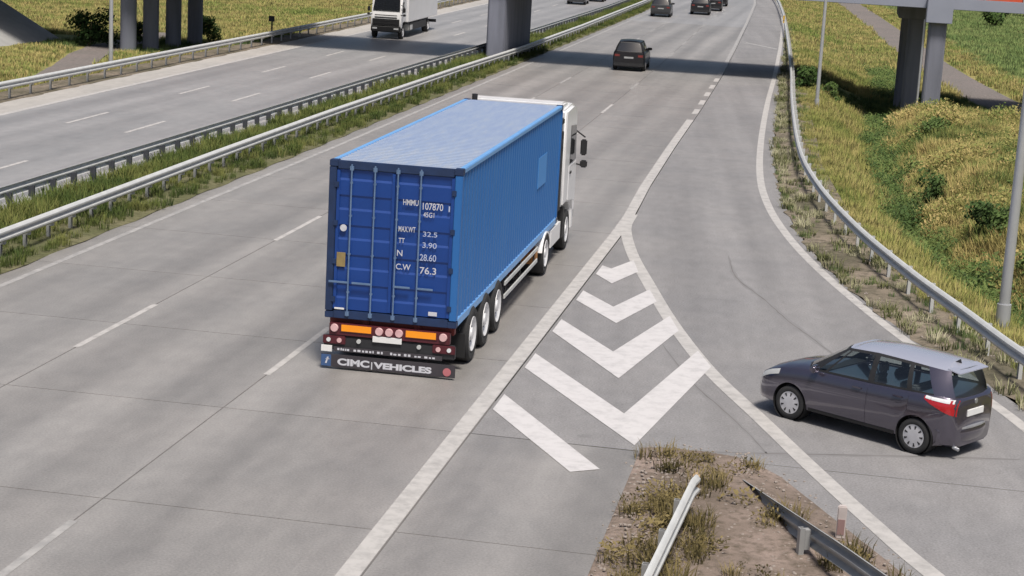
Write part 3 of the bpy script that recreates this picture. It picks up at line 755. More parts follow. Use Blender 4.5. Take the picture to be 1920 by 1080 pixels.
        m = MB(); sm = P['mirror']; m.box(-.1, .1, -.06, .06, -.06, .075); m.build('mirror', paint, t, bevel=.035, seg=3, smooth=True, loc=(sd_ * (hw + .045), Y(sm), float(fb(sm)) + .06))
        skin('sill', P['axles'][0] + r + .09, P['axles'][1] - r - .09, lambda s: zb + .045, .010, MT['black'], sd_, 2, 6, lambda s: zb + .10)
    # tail: plate, bumper, badge
    yb = Y(L)
    m = MB(); V = []
    for a in range(13):
        u = -1 + 2 * a / 12; x = u * (hw - .05); off = .05 - .26 * abs(u) ** 2.6
        for (z, e) in ((zb + .02, -.03), (zb + .10, .03), (zb + .25, .05), (zb + .30, .035), (zb + .315, -.03)):
            V.append((x, yb - off - e + .05, z))
    m.add(V, [(a*5+b, a*5+b+1, (a+1)*5+b+1, (a+1)*5+b) for a in range(12) for b in range(4)]); bu = m.build('rear_bumper', paint, t, smooth=True)
    m = MB(); V = []
    for a in range(13):
        u = -1 + 2 * a / 12; x = u * (hw - .14); off = .05 - .26 * abs(u) ** 2.6
        for (z, e) in ((zb + .300, .052), (zb + .325, .052), (zb + .335, .0)): V.append((x, yb - off - e + .05, z))
    m.add(V, [(a*3+b, a*3+b+1, (a+1)*3+b+1, (a+1)*3+b) for a in range(12) for b in range(2)]); m.build('bumper_highlight', MT['rim'], bu, smooth=True)  # silver band paints the highlight along the bumper's top ledge
    m = MB(); m.box(-.26, .26, yb - .018, yb + .02, P['platez'], P['platez'] + .115); m.build('number_plate', MT['plate'], t, bevel=.004)
    m = MB(); m.tube((0, yb - .012, P['platez'] + .24), (0, yb + .02, P['platez'] + .24), .045, n=16); m.build('badge', MT['rim'], t)
    m = MB(); m.tube((-hw + .33, yb + .05, zb + .0), (-hw + .33, yb - .06, zb - .02), .032, n=12); m.build('exhaust', MT['rim'], t)
    m = MB(); m.add([(-.02, Y(3.5), 1.50), (.02, Y(3.5), 1.50), (.012, Y(3.62), 1.585), (-.012, Y(3.62), 1.585), (0, Y(3.66), 1.50)], [(0,1,2,3),(0,3,4),(1,4,2),(2,4,3)]); m.build('antenna', MT['black'], t)
    # rear spoiler lip
    m = MB(); m.prism([(-.09, -.035), (.16, .012), (.16, -.012), (-.08, -.055)], -.47, .47, 'x'); sp = m.build('roof_spoiler', roof_sheen or paint, t, bevel=.01, loc=(0, Y(P['ring_t'][-1][0]) - .02, P['ring_t'][-1][2] + .005))
    # seats and dashboard seen through the windows
    for x in (-.36, .36):
        m = MB(); m.box(x - .23, x + .23, Y(2.2), Y(1.72), .42, .60); m.add([(x-.22,Y(2.22),.58),(x+.22,Y(2.22),.58),(x+.22,Y(2.1),.58),(x-.22,Y(2.1),.58),(x-.18,Y(2.38),1.12),(x+.18,Y(2.38),1.12),(x+.18,Y(2.28),1.12),(x-.18,Y(2.28),1.12)],
            [(3,2,1,0),(4,5,6,7),(0,1,5,4),(1,2,6,5),(2,3,7,6),(3,0,4,7)]); m.box(x-.12,x+.12,Y(2.42),Y(2.33),1.14,1.32); m.build('front_seat', MT['seat'], t, bevel=.03)
    m = MB(); m.box(-.62, .62, Y(3.05), Y(2.6), .45, .62); m.box(-.62, .62, Y(3.2), Y(3.06), .6, 1.1); m.build('rear_seat', MT['seat'], t, bevel=.03)
    m = MB(); m.box(-.66, .66, Y(1.45), Y(1.12), .75, 1.0); m.build('dashboard', MT['black'], t, bevel=.04)
    return t

hatch = dict(L=3.99, W=1.70, zb=.20, wr=.305, ww=.19, axles=(.80, 3.35), crown=.055, mirror=1.32, platez=.70,
    stations=[(0,.60,.58,.60),(.04,.68,.66,.69),(.12,.745,.74,.78),(.28,.80,.82,.88),(.5,.835,.885,.95),(.8,.848,.94,1.0),(1.05,.85,.97,1.01),(1.5,.85,.985,.985),(2.4,.85,1.01,1.01),(3.2,.85,1.04,1.04),(3.6,.84,1.06,1.06),(3.72,.80,1.057,1.057),(3.83,.76,1.05,1.05),(3.91,.70,1.04,1.04),(3.965,.62,1.02,1.02),(3.99,.55,.99,.99)],
    ring_b=[(.84,0,1.0),(.88,.36,.995),(1.02,.64,.97),(1.22,.735,.975),(1.26,.742,.977),(1.42,.76,.985),(1.47,.763,.985),(2.33,.77,1.008),(2.45,.77,1.01),(3.10,.765,1.034),(3.2,.763,1.038),(3.62,.742,1.052),(3.80,.66,1.05),(3.90,.52,1.03),(3.945,.3,1.01),(3.955,0,1.01)],
    ring_t=[(1.70,0,1.50),(1.71,.32,1.495),(1.76,.50,1.475),(1.80,.53,1.472),(1.82,.535,1.474),(1.86,.545,1.478),(1.90,.55,1.482),(2.34,.575,1.512),(2.44,.575,1.513),(3.02,.567,1.50),(3.10,.565,1.497),(3.36,.555,1.484),(3.66,.52,1.468),(3.74,.47,1.465),(3.79,.28,1.475),(3.80,0,1.48)],
    segs=['windscreen','windscreen','pillar','pillar','quarter_window','pillar','side_window','pillar','side_window','pillar','quarter_window','body_pillar','body_pillar','rear_window','rear_window'],
    doors=[(1.22, 2.37, lambda s: .31), (2.39, 3.18, lambda s: float(np.interp(s, [2.39, 2.95, 3.18], [.31, .33, .74])))],
    tail=(3.47, .74, .985, 1.01), head=(.10, .52))
suv = dict(L=4.5, W=1.86, zb=.24, wr=.35, ww=.24, axles=(.9, 3.6), crown=.05, mirror=1.55, platez=.8,
    stations=[(0,.72,.72,.75),(.1,.82,.84,.88),(.4,.90,.97,1.03),(1.2,.93,1.04,1.08),(3.5,.93,1.08,1.08),(4.2,.91,1.09,1.09),(4.42,.87,1.06,1.06),(4.5,.83,1.0,1.0)],
    ring_b=[(1.15,0,1.06),(1.3,.5,1.05),(1.45,.78,1.05),(1.6,.82,1.05),(2.6,.84,1.07),(2.7,.84,1.07),(3.5,.84,1.08),(3.6,.84,1.08),(4.1,.82,1.09),(4.35,.70,1.07),(4.42,.35,1.05),(4.43,0,1.05)],
    ring_t=[(1.95,0,1.62),(2.0,.4,1.61),(2.1,.60,1.6),(2.15,.62,1.6),(2.62,.64,1.63),(2.7,.64,1.63),(3.4,.63,1.62),(3.46,.63,1.62),(3.85,.61,1.6),(4.08,.52,1.58),(4.12,.3,1.585),(4.13,0,1.59)],
    segs=['windscreen','windscreen','pillar','side_window','pillar','side_window','pillar','quarter_window','pillar','rear_window','rear_window'])

violet = mat('grey_violet_metallic', (.080, .071, .104), .28, .7, (.074, .065, .097), 2, .6, coat=1.0)
violet.node_tree.nodes['Principled BSDF'].inputs['Coat IOR'].default_value = 1.8
blackp = mat('black_car_paint', (.006, .0055, .008), .35, .0, (.005, .0045, .006), 2, coat=.3)
greyp = mat('dark_grey_car_paint', (.04, .042, .045), .35, .2, coat=.6)
hd = math.atan2(-(-2.13), 1.62)                            # heading of the slip road car
make_car('dark grey-violet hatchback with red rear lamps turning along the slip road', 'car', (.985, 30.68, .004), R(56.5), violet, hatch, roof_sheen=mat('roof_sky_sheen', (.46, .47, .55), .25, .3, (.42, .43, .51), 2, .6, coat=1.0))  # pale roof colour stands in for sky reflected on the violet paint
make_car('black car driving away just before the bridge shadow', 'car', (-11.95, 103.2, .004), R(2), blackp, suv, group='cars driving away beyond the bridge shadow', detail=False, gl=MT['darkglass'])
_car = [o for o in C.objects if o.name == 'car'][0]; _car.scale = (.97, .97, .97)
for (x, y, lab, pm) in ((-16.5, 163.2, 'dark car far off in the left lane beside the median guardrail', greyp),
                        (-13.7, 171.5, 'small black car far off in the middle lane, nearest of a group of three', blackp),
                        (-13.25, 180.5, 'small black car far off, second in the middle lane group of three', blackp),
                        (-13.5, 192.0, 'small black car far off, last in the middle lane group of three', blackp)):
    make_car(lab, 'car', (x, y, .004), R(3), pm, suv, group='cars driving away beyond the bridge shadow', detail=False, gl=MT['darkglass'])
make_car('dark car far off on the opposite carriageway, left of the other one', 'car', (-26.0, 176, .004), R(183), greyp, suv, group='cars far off on the opposite carriageway', detail=False, gl=MT['darkglass'])
make_car('dark car far off on the opposite carriageway, nearer the median', 'car', (-25.4, 184.5, .004), R(183), blackp, suv, group='cars far off on the opposite carriageway', detail=False, gl=MT['darkglass'])

# ------------------------------------------------------------------ container
blue_side = mat('container_blue', (.024, .128, .38), .5, .0, (.036, .145, .38), 1.6, .6, spec=.3, stretch=(1, 1, .16), bump=.12, bscale=.8)
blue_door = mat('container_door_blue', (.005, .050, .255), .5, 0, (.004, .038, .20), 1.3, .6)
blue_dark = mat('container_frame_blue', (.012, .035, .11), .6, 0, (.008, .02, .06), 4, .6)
lit_rail = mat('container_lit_rail_blue', (.16, .36, .66), .4, 0, (.12, .30, .60), 3, .6)  # lighter blue paints the top rail's lit edge into the rail colour
blue_patch = mat('container_patch', (.05, .25, .62), .5, 0, (.045, .235, .60), 3)
rodm = mat('lock_rod_steel', (.16, .24, .38), .5, .2, (.10, .17, .30), 5)
def roof_material():
    m, n, l, b = new_mat('dust_and_sky_sheen_roof')  # dust and reflected sky are both put into this roof colour
    tc = n.new('ShaderNodeTexCoord')
    mp = n.new('ShaderNodeMapping'); mp.inputs['Scale'].default_value = (3.2, .5, 1); mp.inputs['Rotation'].default_value = (0, 0, R(38)); l.new(tc.outputs['Object'], mp.inputs[0])
    t1 = n.new('ShaderNodeTexNoise'); t1.inputs['Scale'].default_value = 2.2; t1.inputs['Detail'].default_value = 8; t1.inputs['Roughness'].default_value = .65; l.new(mp.outputs[0], t1.inputs[0])
    t2 = n.new('ShaderNodeTexNoise'); t2.inputs['Scale'].default_value = .5; t2.inputs['Detail'].default_value = 3; l.new(tc.outputs['Object'], t2.inputs[0])
    sx = n.new('ShaderNodeSeparateXYZ'); l.new(tc.outputs['Object'], sx.inputs[0])
    mr = n.new('ShaderNodeMapRange'); mr.inputs[1].default_value = 0; mr.inputs[2].default_value = 4.5; mr.inputs[3].default_value = .16; mr.inputs[4].default_value = 0; l.new(sx.outputs[1], mr.inputs[0])
    ad = n.new('ShaderNodeMath'); l.new(t1.outputs[0], ad.inputs[0]); l.new(mr.outputs[0], ad.inputs[1])
    cr = n.new('ShaderNodeValToRGB'); e = cr.color_ramp.elements; e[0].position = .38; e[1].position = .74
    e[0].color = rgb((.17, .225, .35)); e[1].color = rgb((.235, .275, .35)); q = e.new(.56); q.color = rgb((.195, .25, .36))
    l.new(ad.outputs[0], cr.inputs[0]); l.new(cr.outputs[0], b.inputs['Base Color']); b.inputs['Roughness'].default_value = .55
    return m
blue_roof = roof_material()
TX, TY, TH = -6.435, 31.01, .0117
c0 = (TX - 1.22 * math.cos(TH), TY - 1.22 * math.sin(TH))
ZB, HC, LC, HW = .95, 2.89, 12.19, 1.22
ct = thing('shipping_container', 'faded blue forty foot shipping container with white markings on its doors, carried by the lorry', 'container', (c0[0], c0[1], ZB), TH)
def corr_wall(x, side):
    mb = MB(); pitch = .278; d = .022; y = .16; prof = []
    while y < LC - .2:
        prof += [(y, 0), (y + .072, 0), (y + .14, d), (y + .21, d)]; y += pitch
    prof.append((LC - .14, 0))
    V = [(x - side * dd, yy_, .16) for yy_, dd in prof] + [(x - side * dd, yy_, HC - .10) for yy_, dd in prof]
    k = len(prof); mb.add(V, [(i, i+1, k+i+1, k+i) for i in range(k-1)])
    return mb.build('side_wall', blue_side, ct)
corr_wall(HW - .022, 1); corr_wall(-HW + .022, -1)
mb = MB(); y = .12; prof = []
while y < LC - .15: prof += [(y, 0), (y + .09, 0), (y + .11, .018), (y + .19, .018)]; y += .21
k = len(prof)
mb.add([(-HW + .05, a, HC - .03 + b) for a, b in prof] + [(HW - .05, a, HC - .03 + b) for a, b in prof], [(i, i+1, k+i+1, k+i) for i in range(k-1)])
up(mb, 'roof_panel', blue_roof, parent=ct)
MB().box(-HW + .03, HW - .03, LC - .08, LC - .04, .1, HC - .08).build('front_wall', blue_side, ct)
MB().box(-HW + .03, HW - .03, .12, LC - .1, .06, .15).build('floor', blue_dark, ct)
for s in (-1, 1):
    MB().box(s*(HW-.06) - .055, s*(HW-.06) + .057, .16, LC - .16, HC - .095, HC - .006).build('top_rail', lit_rail, ct, bevel=.012)
    MB().box(s*(HW-.05) - .04, s*(HW-.05) + .045, .16, LC - .16, .0, .158).build('bottom_rail', lit_rail, ct, bevel=.012)
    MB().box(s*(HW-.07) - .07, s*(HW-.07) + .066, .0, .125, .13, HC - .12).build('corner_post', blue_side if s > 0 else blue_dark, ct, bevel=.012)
    MB().box(s*(HW-.07) - .07, s*(HW-.07) + .066, LC - .12, LC, .13, HC - .12).build('corner_post', blue_side, ct, bevel=.012)
    for yy_ in (.0, LC - .178):
        for zz in (0, HC - .118): MB().box(s*(HW-.081) - .081, s*(HW-.081) + .081, yy_ - .002, yy_ + .178, zz, zz + .118).build('corner_casting', blue_dark, ct, bevel=.01)
MB().box(-HW + .16, HW - .16, -.0, .1, HC - .155, HC - .008).build('door_header', blue_dark, ct, bevel=.01)
MB().box(-HW + .16, HW - .16, -.0, .1, .0, .15).build('door_sill', blue_dark, ct, bevel=.01)
rods = {-1: (-.80, -.37), 1: (.05, .47)}
for s in (-1, 1):
    x0, x1 = (-1.075, -.006) if s < 0 else (.006, 1.075)
    # door leaf with horizontal pressed corrugations
    mb = MB(); prof = []
    z = .17
    while z < HC - .30: prof += [(z, 0), (z + .20, 0), (z + .24, .016), (z + .44, .016), (z + .48, 0)]; z += .54
    prof = [p for p in prof if p[0] < HC - .17] + [(HC - .162, 0)]
    k = len(prof)
    mb.add([(x0, .03 + b, a) for a, b in prof] + [(x1, .03 + b, a) for a, b in prof] + [(x0, .09, a) for a, b in prof] + [(x1, .09, a) for a, b in prof],
           [(i, i+1, k+i+1, k+i) for i in range(k-1)] + [(2*k+i, 2*k+i+1, 3*k+i+1, 3*k+i) for i in range(k-1)] + [(i, i+1, 2*k+i+1, 2*k+i) for i in range(k-1)] + [(k+i, k+i+1, 3*k+i+1, 3*k+i) for i in range(k-1)])
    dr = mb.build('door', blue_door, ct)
    MB().box(x0, x0 + .055, .012, .031, .18, HC - .18).build('door_edge', blue_door, dr)
    MB().box(x1 - .055, x1, .012, .031, .18, HC - .18).build('door_edge', blue_door, dr)
    for rx in rods[s]:
        m = MB(); m.tube((rx, -.022, .06), (rx, -.022, HC - .06), .016, n=10); m.build('lock_rod', rodm, dr, smooth=True)
        m = MB()
        for z in (.10, HC - .13): m.box(rx - .035, rx + .035, -.032, .004, z - .04, z + .04)
        for z in (.5, 1.2, 1.9, 2.5): m.box(rx - .025, rx + .025, -.026, .012, z - .02, z + .02)
        m.build('rod_keeper', rodm, dr, bevel=.006)
        hx = rx - .34 if (s < 0) else rx + .01
        m = MB(); m.box(rx - (.36 if s < 0 else .0), rx + (.0 if s < 0 else .30), -.042, -.024, .66, .70); m.build('handle', rodm, dr, bevel=.006)
    for z in (.35, 1.05, 1.75, 2.45):
        xx = x0 if s < 0 else x1
        MB().box(xx - .04, xx + .04, -.012, .014, z - .05, z + .05).build('hinge', blue_dark, dr, bevel=.006)
def mark(txt, x, x1, z, h, m=None):
    me = text_mesh(txt, .12, .001, .001); me.materials.append(m or MT['letter'])
    xs = [v.co.x for v in me.vertices]; ys = [v.co.y for v in me.vertices]; kx = (x1 - x) / (max(xs) - min(xs)); ky = h / (max(ys) - min(ys)); x_ = min(xs); y_ = min(ys)
    for v in me.vertices: v.co.x = (v.co.x - x_) * kx; v.co.y = (v.co.y - y_) * ky
    return link('marking', me, ct, loc=(x, -.004, z), rot=(R(90), 0, 0))
pale = mat('pale_lettering', (.46, .52, .70), .6)
for txt, x, x1, z, h, mm in (('HMMU', .155, .435, 2.175, .105, None), ('107870', .515, .885, 2.12, .125, None), ('1', .985, 1.01, 2.115, .10, pale), ('45G1', .53, .73, 1.985, .09, None),
                      ('MAX.WT', .09, .40, 1.69, .10, None), ('32.5', .54, .80, 1.635, .09, pale), ('TT', .10, .21, 1.485, .09, None), ('3.90', .54, .80, 1.43, .10, pale),
                      ('N', .08, .18, 1.245, .11, None), ('28.60', .50, .80, 1.195, .12, pale), ('C.W', .07, .34, 1.00, .105, None), ('76.3', .51, .81, .955, .125, None)):
    mark(txt, x, x1, z, h, mm)
m = MB(); m.tube((-.925, .006, 1.67), (-.925, -.004, 1.67), .062, n=20); m.build('sticker', MT['letter'], ct)
m = MB(); m.box(-1.03, -.87, -.004, .008, .96, 1.22); m.build('data_plate', mat('tan_plate', (.30, .22, .09), .6, 0, (.22, .16, .07), 9), ct)
m = MB(); m.box(.70, .86, -.006, .008, .20, .27); m.build('sticker', MT['letter'], ct)
m = MB(); m.box(-1.04, -.86, -.006, .008, .17, .20); m.build('sticker', MT['plate'], ct)
m = MB(); m.box(HW - .022, HW - .015, 8.85, 10.05, 1.3, 2.0); m.build('repaint_patch', blue_patch, ct)

# ------------------------------------------------------------------ lorry: tractor and skeletal trailer
def lorry_cab(t, y0, w, h, ln, floor, pm, deflect=True, mirrors=True, bump='galv_old'):
    """cab facing +Y; y0 = its back wall"""
    y1 = y0 + ln; hw = w / 2
    side = [(y0, floor + .18), (y0, h * .985), (y0 + ln * .55, h), (y0 + ln * .80, h * .965), (y1 - .12, h * .62), (y1, h * .50), (y1 + .02, floor + .1), (y1 - .06, floor - .22), (y1 - .42, floor - .22), (y1 - .62, floor + .1), (y0 + .75, floor + .22)]
    cb = MB().prism(side, -hw, hw, 'x').build('cab', pm, t, bevel=.07, seg=3, smooth=True)
    m = MB(); m.add([(-hw + .1, y1 - .10, h * .655), (hw - .1, y1 - .10, h * .655), (hw - .16, y0 + ln * .81, h * .925), (-hw + .16, y0 + ln * .81, h * .925)], [(0, 1, 2, 3)])
    for v in range(len(m.v)): m.v[v] = (m.v[v][0], m.v[v][1] + .025, m.v[v][2] + .012)
    n_ = len(m.v); m.add([(x, y - .02, z - .012) for x, y, z in m.v], [(3, 2, 1, 0)]); m.f += [(0, 1, 5, 4), (1, 2, 6, 5), (2, 3, 7, 6), (3, 0, 4, 7)]
    m.build('windscreen', MT['darkglass'], cb)
    for s in (-1, 1):
        m = MB(); m.prism([(y0 + .85, h * .60), (y1 - .28, h * .60), (y0 + ln * .78, h * .84), (y0 + .85, h * .86)], s * (hw - .01), s * (hw + .012), 'x'); m.build('side_window', MT['darkglass'], cb)
        m = MB(); m.prism([(y0 + .80, floor + .26), (y1 - .22, floor + .12), (y1 - .22, h * .585), (y0 + .80, h * .585)], s * (hw - .01), s * (hw + .010), 'x'); d = m.build('door', pm, cb)
        m = MB(); m.box(s * (hw + .02) - .012, s * (hw + .02) + .012, y0 + .9, y0 + 1.12, h * .53, h * .545); m.build('handle', MT['black'], d)
        if mirrors:
            mr = MB(); ym = y1 - .10
            mr.box(s * (hw + .17) - .08, s * (hw + .17) + .08, ym - .06, ym + .07, h * .62, h * .73)
            mr.box(s * (hw + .19) - .09, s * (hw + .19) + .09, ym - .06, ym + .07, h * .535, h * .585)
            mo = mr.build('mirror', MT['black'], t, bevel=.03)
            m = MB(); m.tube((s * (hw - .05), ym - .02, h * .79), (s * (hw + .2), ym, h * .745), .02, n=8); m.tube((s * (hw - .05), ym - .02, h * .56), (s * (hw + .24), ym, h * .545), .02, n=8)
            m.build('mirror_arm', MT['black'], mo)
    m = MB(); m.box(-hw + .1, hw - .1, y1 - .04, y1 + .05, floor - .02, h * .46); g_ = m.build('grille', MT['black'], cb, bevel=.02)
    m = MB()
    for k in range(4): m.box(-hw + .25, hw - .25, y1 + .045, y1 + .06, floor + .1 + k * .17, floor + .16 + k * .17)
    m.build('grille_bar', MT['dark'], g_)
    m = MB(); m.box(-hw + .02, hw - .02, y1 - .35, y1 + .09, floor - .42, floor - .03); bu = m.build('bumper', MT[bump], t, bevel=.05, seg=3)
    for s in (-1, 1):
        m = MB(); m.box(s * (hw - .28) - .17, s * (hw - .28) + .17, y1 + .06, y1 + .1, floor - .26, floor - .12); m.build('headlight', MT['clear_lens'], bu, bevel=.02)
    if deflect:
        m = MB(); m.prism([(y0 + .05, h - .15), (y0 + .05, h + .10), (y0 + .5, h + .10), (y0 + ln * .78, h * .985), (y0 + ln * .7, h - .15)], -hw + .12, hw - .12, 'x'); m.build('roof_deflector', pm, cb, bevel=.04, seg=2, smooth=True)
        pass
    return cb

lt_ = thing('container_lorry', 'white cabbed articulated lorry with orange rear plates and lettered mudflap, carrying the blue container', 'lorry', (c0[0], c0[1], 0), TH)
# trailer chassis
for s in (-1, 1):
    m = MB(); m.prism([(.12, .60), (10.2, .60), (10.9, .80), (12.3, .80), (12.3, .94), (.12, .94)], s * .48 - .06, s * .48 + .06, 'x'); m.build('chassis_beam', MT['rust'], lt_)
for y in (.25, 3.2, 6.2, 9.0, 11.9):
    MB().box(-1.16, 1.16, y - .09, y + .09, .78, .94).build('cross_member', MT['rust'], lt_, bevel=.01)
for y in (1.53, 2.84, 4.15):
    m = MB(); m.tube((-.95, y, .52), (.95, y, .52), .07, n=10); m.build('axle', MT['dark'], lt_, smooth=True)
    for s in (-1, 1):
        wheel(lt_, s * 1.06, y, .53, .39, s, MT['tyre'], MT['wrim'], style='truck')
        m = MB(); A = []
        for k in range(13):
            a = R(15 + 150 * k / 12); A.append((y + .60 * math.cos(a), .53 + .60 * math.sin(a)))
        B_ = [(y + .575 * math.cos(R(15 + 150 * k / 12)), .53 + .575 * math.sin(R(15 + 150 * k / 12))) for k in range(12, -1, -1)]
        m.prism([(a, min(b, 1.0) if False else b * .86) for a, b in A + B_], s * .86, s * 1.25, 'x') if False else None
for s in (-1, 1):                                       # side guards
    for z in (.52, .80):
        MB().box(s * 1.20 - .015, s * 1.20 + .015, 5.1, 9.4, z - .05, z + .05).build('side_guard', MT['galv'], lt_, bevel=.01)
    for y in (5.4, 7.2, 9.1):
        MB().box(s * 1.17 - .015, s * 1.17 + .01, y - .03, y + .03, .46, .9).build('guard_post', MT['dark'], lt_)
    m = MB(); m.box(s * .75 - .05, s * .75 + .05, 8.6, 8.72, .15, .85); m.box(s * .75 - .12, s * .75 + .12, 8.54, 8.78, .1, .15); m.build('landing_leg', MT['dark'], lt_)
MB().box(.78, 1.16, 9.35, 9.75, .42, .78).build('tool_box', mat('orange_box', (.50, .22, .06), .6), lt_, bevel=.02)
MB().box(-1.1, 1.1, .9, 4.9, .66, .78).build('suspension', MT['dark'], lt_, bevel=.03)
# rear: light board, plates, bumper, mudflap
MB().box(-1.12, 1.12, -.02, .10, .64, .86).build('rear_beam', MT['redplate'], lt_, bevel=.01)
for x0 in (-.90, .30):
    b_ = MB().box(x0 - .015, x0 + .595, -.030, -.020, .705, .865).build('marker_board', MT['redplate'], lt_)
    MB().box(x0 + .012, x0 + .568, -.038, -.0305, .725, .845).build('orange_face', MT['amber'], b_)
for x in (-1.02, -.20, -.05, .20, 1.0):
    x = {-.20: -.185, -.05: .0, .20: .185}.get(x, x)
    m = MB(); m.tube((x, -.021, .775), (x, -.05, .775), .075, .068, n=20); m.build('rear_lamp', MT['pale_lens'], lt_)
MB().box(-.30, .24, -.036, -.0215, .575, .685).build('number_plate', MT['plate'], lt_, bevel=.004)
MB().box(-1.22, 1.22, -.0, .12, .36, .62).build('underrun_bar', MT['dark'], lt_, bevel=.02)
for s in (-1, 1):
    rc = MB().box(s * 1.02 - .21, s * 1.02 + .21, -.028, -.001, .47, .63).build('lamp_cluster', MT['redplate'], lt_, bevel=.012)
    for k, (dx, mm, rr) in enumerate(((-.10, 'pale_lens', .045), (.10, 'clear_lens', .04))):
        m = MB(); m.tube((s * 1.02 + s * dx, -.029, .55), (s * 1.02 + s * dx, -.045, .55), rr, n=14); m.build('lens', MT[mm], rc)
    m = MB(); m.tube((s * .56, -.001, .555), (s * .56, -.03, .555), .04, n=12); m.build('reverse_lamp', MT['galv'], lt_)
m = MB(); m.box(-1.25, -1.05, -.05, -.02, .33, .44); m.build('sticker', MT['plate'], lt_)
fl = MB().box(-1.25, 1.25, -.035, -.015, .10, .335).build('mudflap', MT['flap'], lt_, bevel=.006)
MB().box(-1.02, 1.0, -.033, -.014, .345, .425).build('mudflap_strip', MT['flap'], lt_)
MB().box(-1.245, -1.06, -.041, -.036, .11, .325).build('blue_panel', MT['bluemark'], fl)
m = MB(); m.prism([(-1.17,.16),(-1.14,.16),(-1.105,.28),(-1.135,.28)], -.0455, -.0415, 'y'); m.add([(-1.16,-.0455,.235),(-1.09,-.0455,.235),(-1.09,-.0455,.25),(-1.16,-.0455,.25)], [(0,1,2,3)]); m.build('blue_panel_mark', MT['letter'], fl)
for txt, x, z, sz, b_ in (('CIMC', -.94, .150, .165, 1), ('|', -.33, .150, .15, 0), ('VEHICLES', -.245, .150, .150, 1)):
    me = text_mesh(txt, sz, .0012, .0075 * b_); me.materials.append(MT['letter'])
    wd = max(v.co.x for v in me.vertices) - min(v.co.x for v in me.vertices)
    want = {'CIMC': .60, '|': .02, 'VEHICLES': 1.08}[txt]
    for v in me.vertices: v.co.x *= want / wd
    link('lettering', me, fl, loc=(x, -.0372, z), rot=(R(90), 0, 0))
fl.location.z = -.055
m = MB(); m.tube((1.10, -.036, .20), (1.10, -.043, .20), .075, n=24); m.build('red_disc', mat('red_disc', (.50, .16, .18), .6), fl)
m = MB()                                                # the small unreadable line above
x = -.95
for wv in (.05,.03,.04,.03,.05,-.05,.06,.07,.05,.06,.05,.03,-.04,.06,.04,-.10,.05,.07,.06,-.03,.06,.06,-.04,.05,.07,-.03,.07,.05,.06,.04,.05):
    if wv > 0 and x < .85: m.box(x, x + wv * .8, -.0385, -.034, .365, .365 + random.uniform(.025, .045))
    x += abs(wv) * 1.22
m.build('small_lettering', MT['letter'], lt_)
for s in (-1, 1):
    MB().box(s * 1.06 - .2, s * 1.06 + .2, .72, .74, .25, .70).build('wheel_flap', MT['black'], lt_)
# tractor unit
lorry_cab(lt_, 12.78, 2.5, 3.72, 2.25, 1.05, MT['white_cab'])
MB().box(-1.2, 1.2, 12.40, 12.76, 1.15, 3.2).build('cab_rear_gear', MT['dark'], lt_, bevel=.05)
for z in (3.42, 3.05, 2.75): MB().box(.95, 1.2, 12.45, 12.74, z - .10, z + .06).build('air_horn', MT['black'], lt_, bevel=.03)
m = MB(); m.tube((-1.05, 12.6, 3.3), (-1.05, 12.6, 3.92), .07, n=12); m.build('exhaust_stack', MT['dark'], lt_)
for s in (-1, 1):
    MB().box(s * .42 - .05, s * .42 + .05, 9.6, 14.7, .62, .86).build('tractor_frame', MT['rust'], lt_)
    wheel(lt_, s * .98, 10.42, .51, .56, s, MT['tyre'], MT['wrim'], style='truck')
    wheel(lt_, s * 1.07, 13.95, .51, .32, s, MT['tyre'], MT['wrim'], style='truck')
    A = [(10.42 + .62 * math.cos(R(a)), .53 + .50 * math.sin(R(a))) for a in range(10, 171, 16)]; B_ = [(10.42 + .58 * math.cos(R(a)), .53 + .46 * math.sin(R(a))) for a in range(170, 9, -16)]
    lo_, hi_ = sorted((s * .70, s * 1.25))
    m = MB(); 
    k = len(A); V = [(lo_, a, b) for a, b in A + B_] + [(hi_, a, b) for a, b in A + B_]; N = len(A + B_)
    F = [(i, (i+1) % N, N + (i+1) % N, N + i) for i in range(N)]
    F += [(i, i+1, N-2-i, N-1-i) for i in range(k-1)] + [(N+i, N+N-1-i, N+N-2-i, N+i+1) for i in range(k-1)]
    m.add(V, F).build('mudguard', MT['white_cab'], lt_, smooth=True)
    MB().box(s * 1.02 - .2, s * 1.02 + .2, 11.25, 12.95, .38, .98).build('fuel_tank', MT['white_cab'], lt_, bevel=.09, seg=3, smooth=True)
    MB().box(s * 1.05 - .19, s * 1.05 + .19, 13.05, 13.32, .42, 1.2).build('step', MT['black'], lt_, bevel=.02)
    MB().box(s * 1.06 - .18, s * 1.06 + .18, 14.55, 14.9, .4, 1.15).build('wing', MT['white_cab'], lt_, bevel=.05)

# ------------------------------------------------------------------ white box lorry coming the other way
bt = thing('box_lorry', 'white box lorry coming towards the camera on the far carriageway, beyond the bridge shadow', 'lorry', (-28.95, 112.9, .004), math.pi + .045)
lorry_cab(bt, -1.75, 1.95, 2.75, 1.75, .85, MT['white_cab'], deflect=False, bump='black')
bt_box = MB().box(-1.06, 1.06, -12.4, -1.95, 1.0, 3.45).build('cargo_box', MT['whitep'], bt, bevel=.04)
for s in (-1, 1):
    MB().box(s * .4 - .05, s * .4 + .05, -12.2, -.3, .55, .95).build('chassis_beam', MT['dark'], bt)
    wheel(bt, s * .86, -.75, .42, .26, s, MT['tyre'], MT['wrim'], style='truck')
    wheel(bt, s * .82, -9.3, .42, .40, s, MT['tyre'], MT['wrim'], style='truck')
    MB().box(s * 1.02 - .02, s * 1.02 + .02, -8.3, -2.6, .45, .9).build('side_guard', MT['black'], bt)
    MB().box(s * .85 - .2, s * .85 + .2, -3.6, -2.6, .42, .85).build('fuel_tank', MT['galv'], bt, bevel=.06)
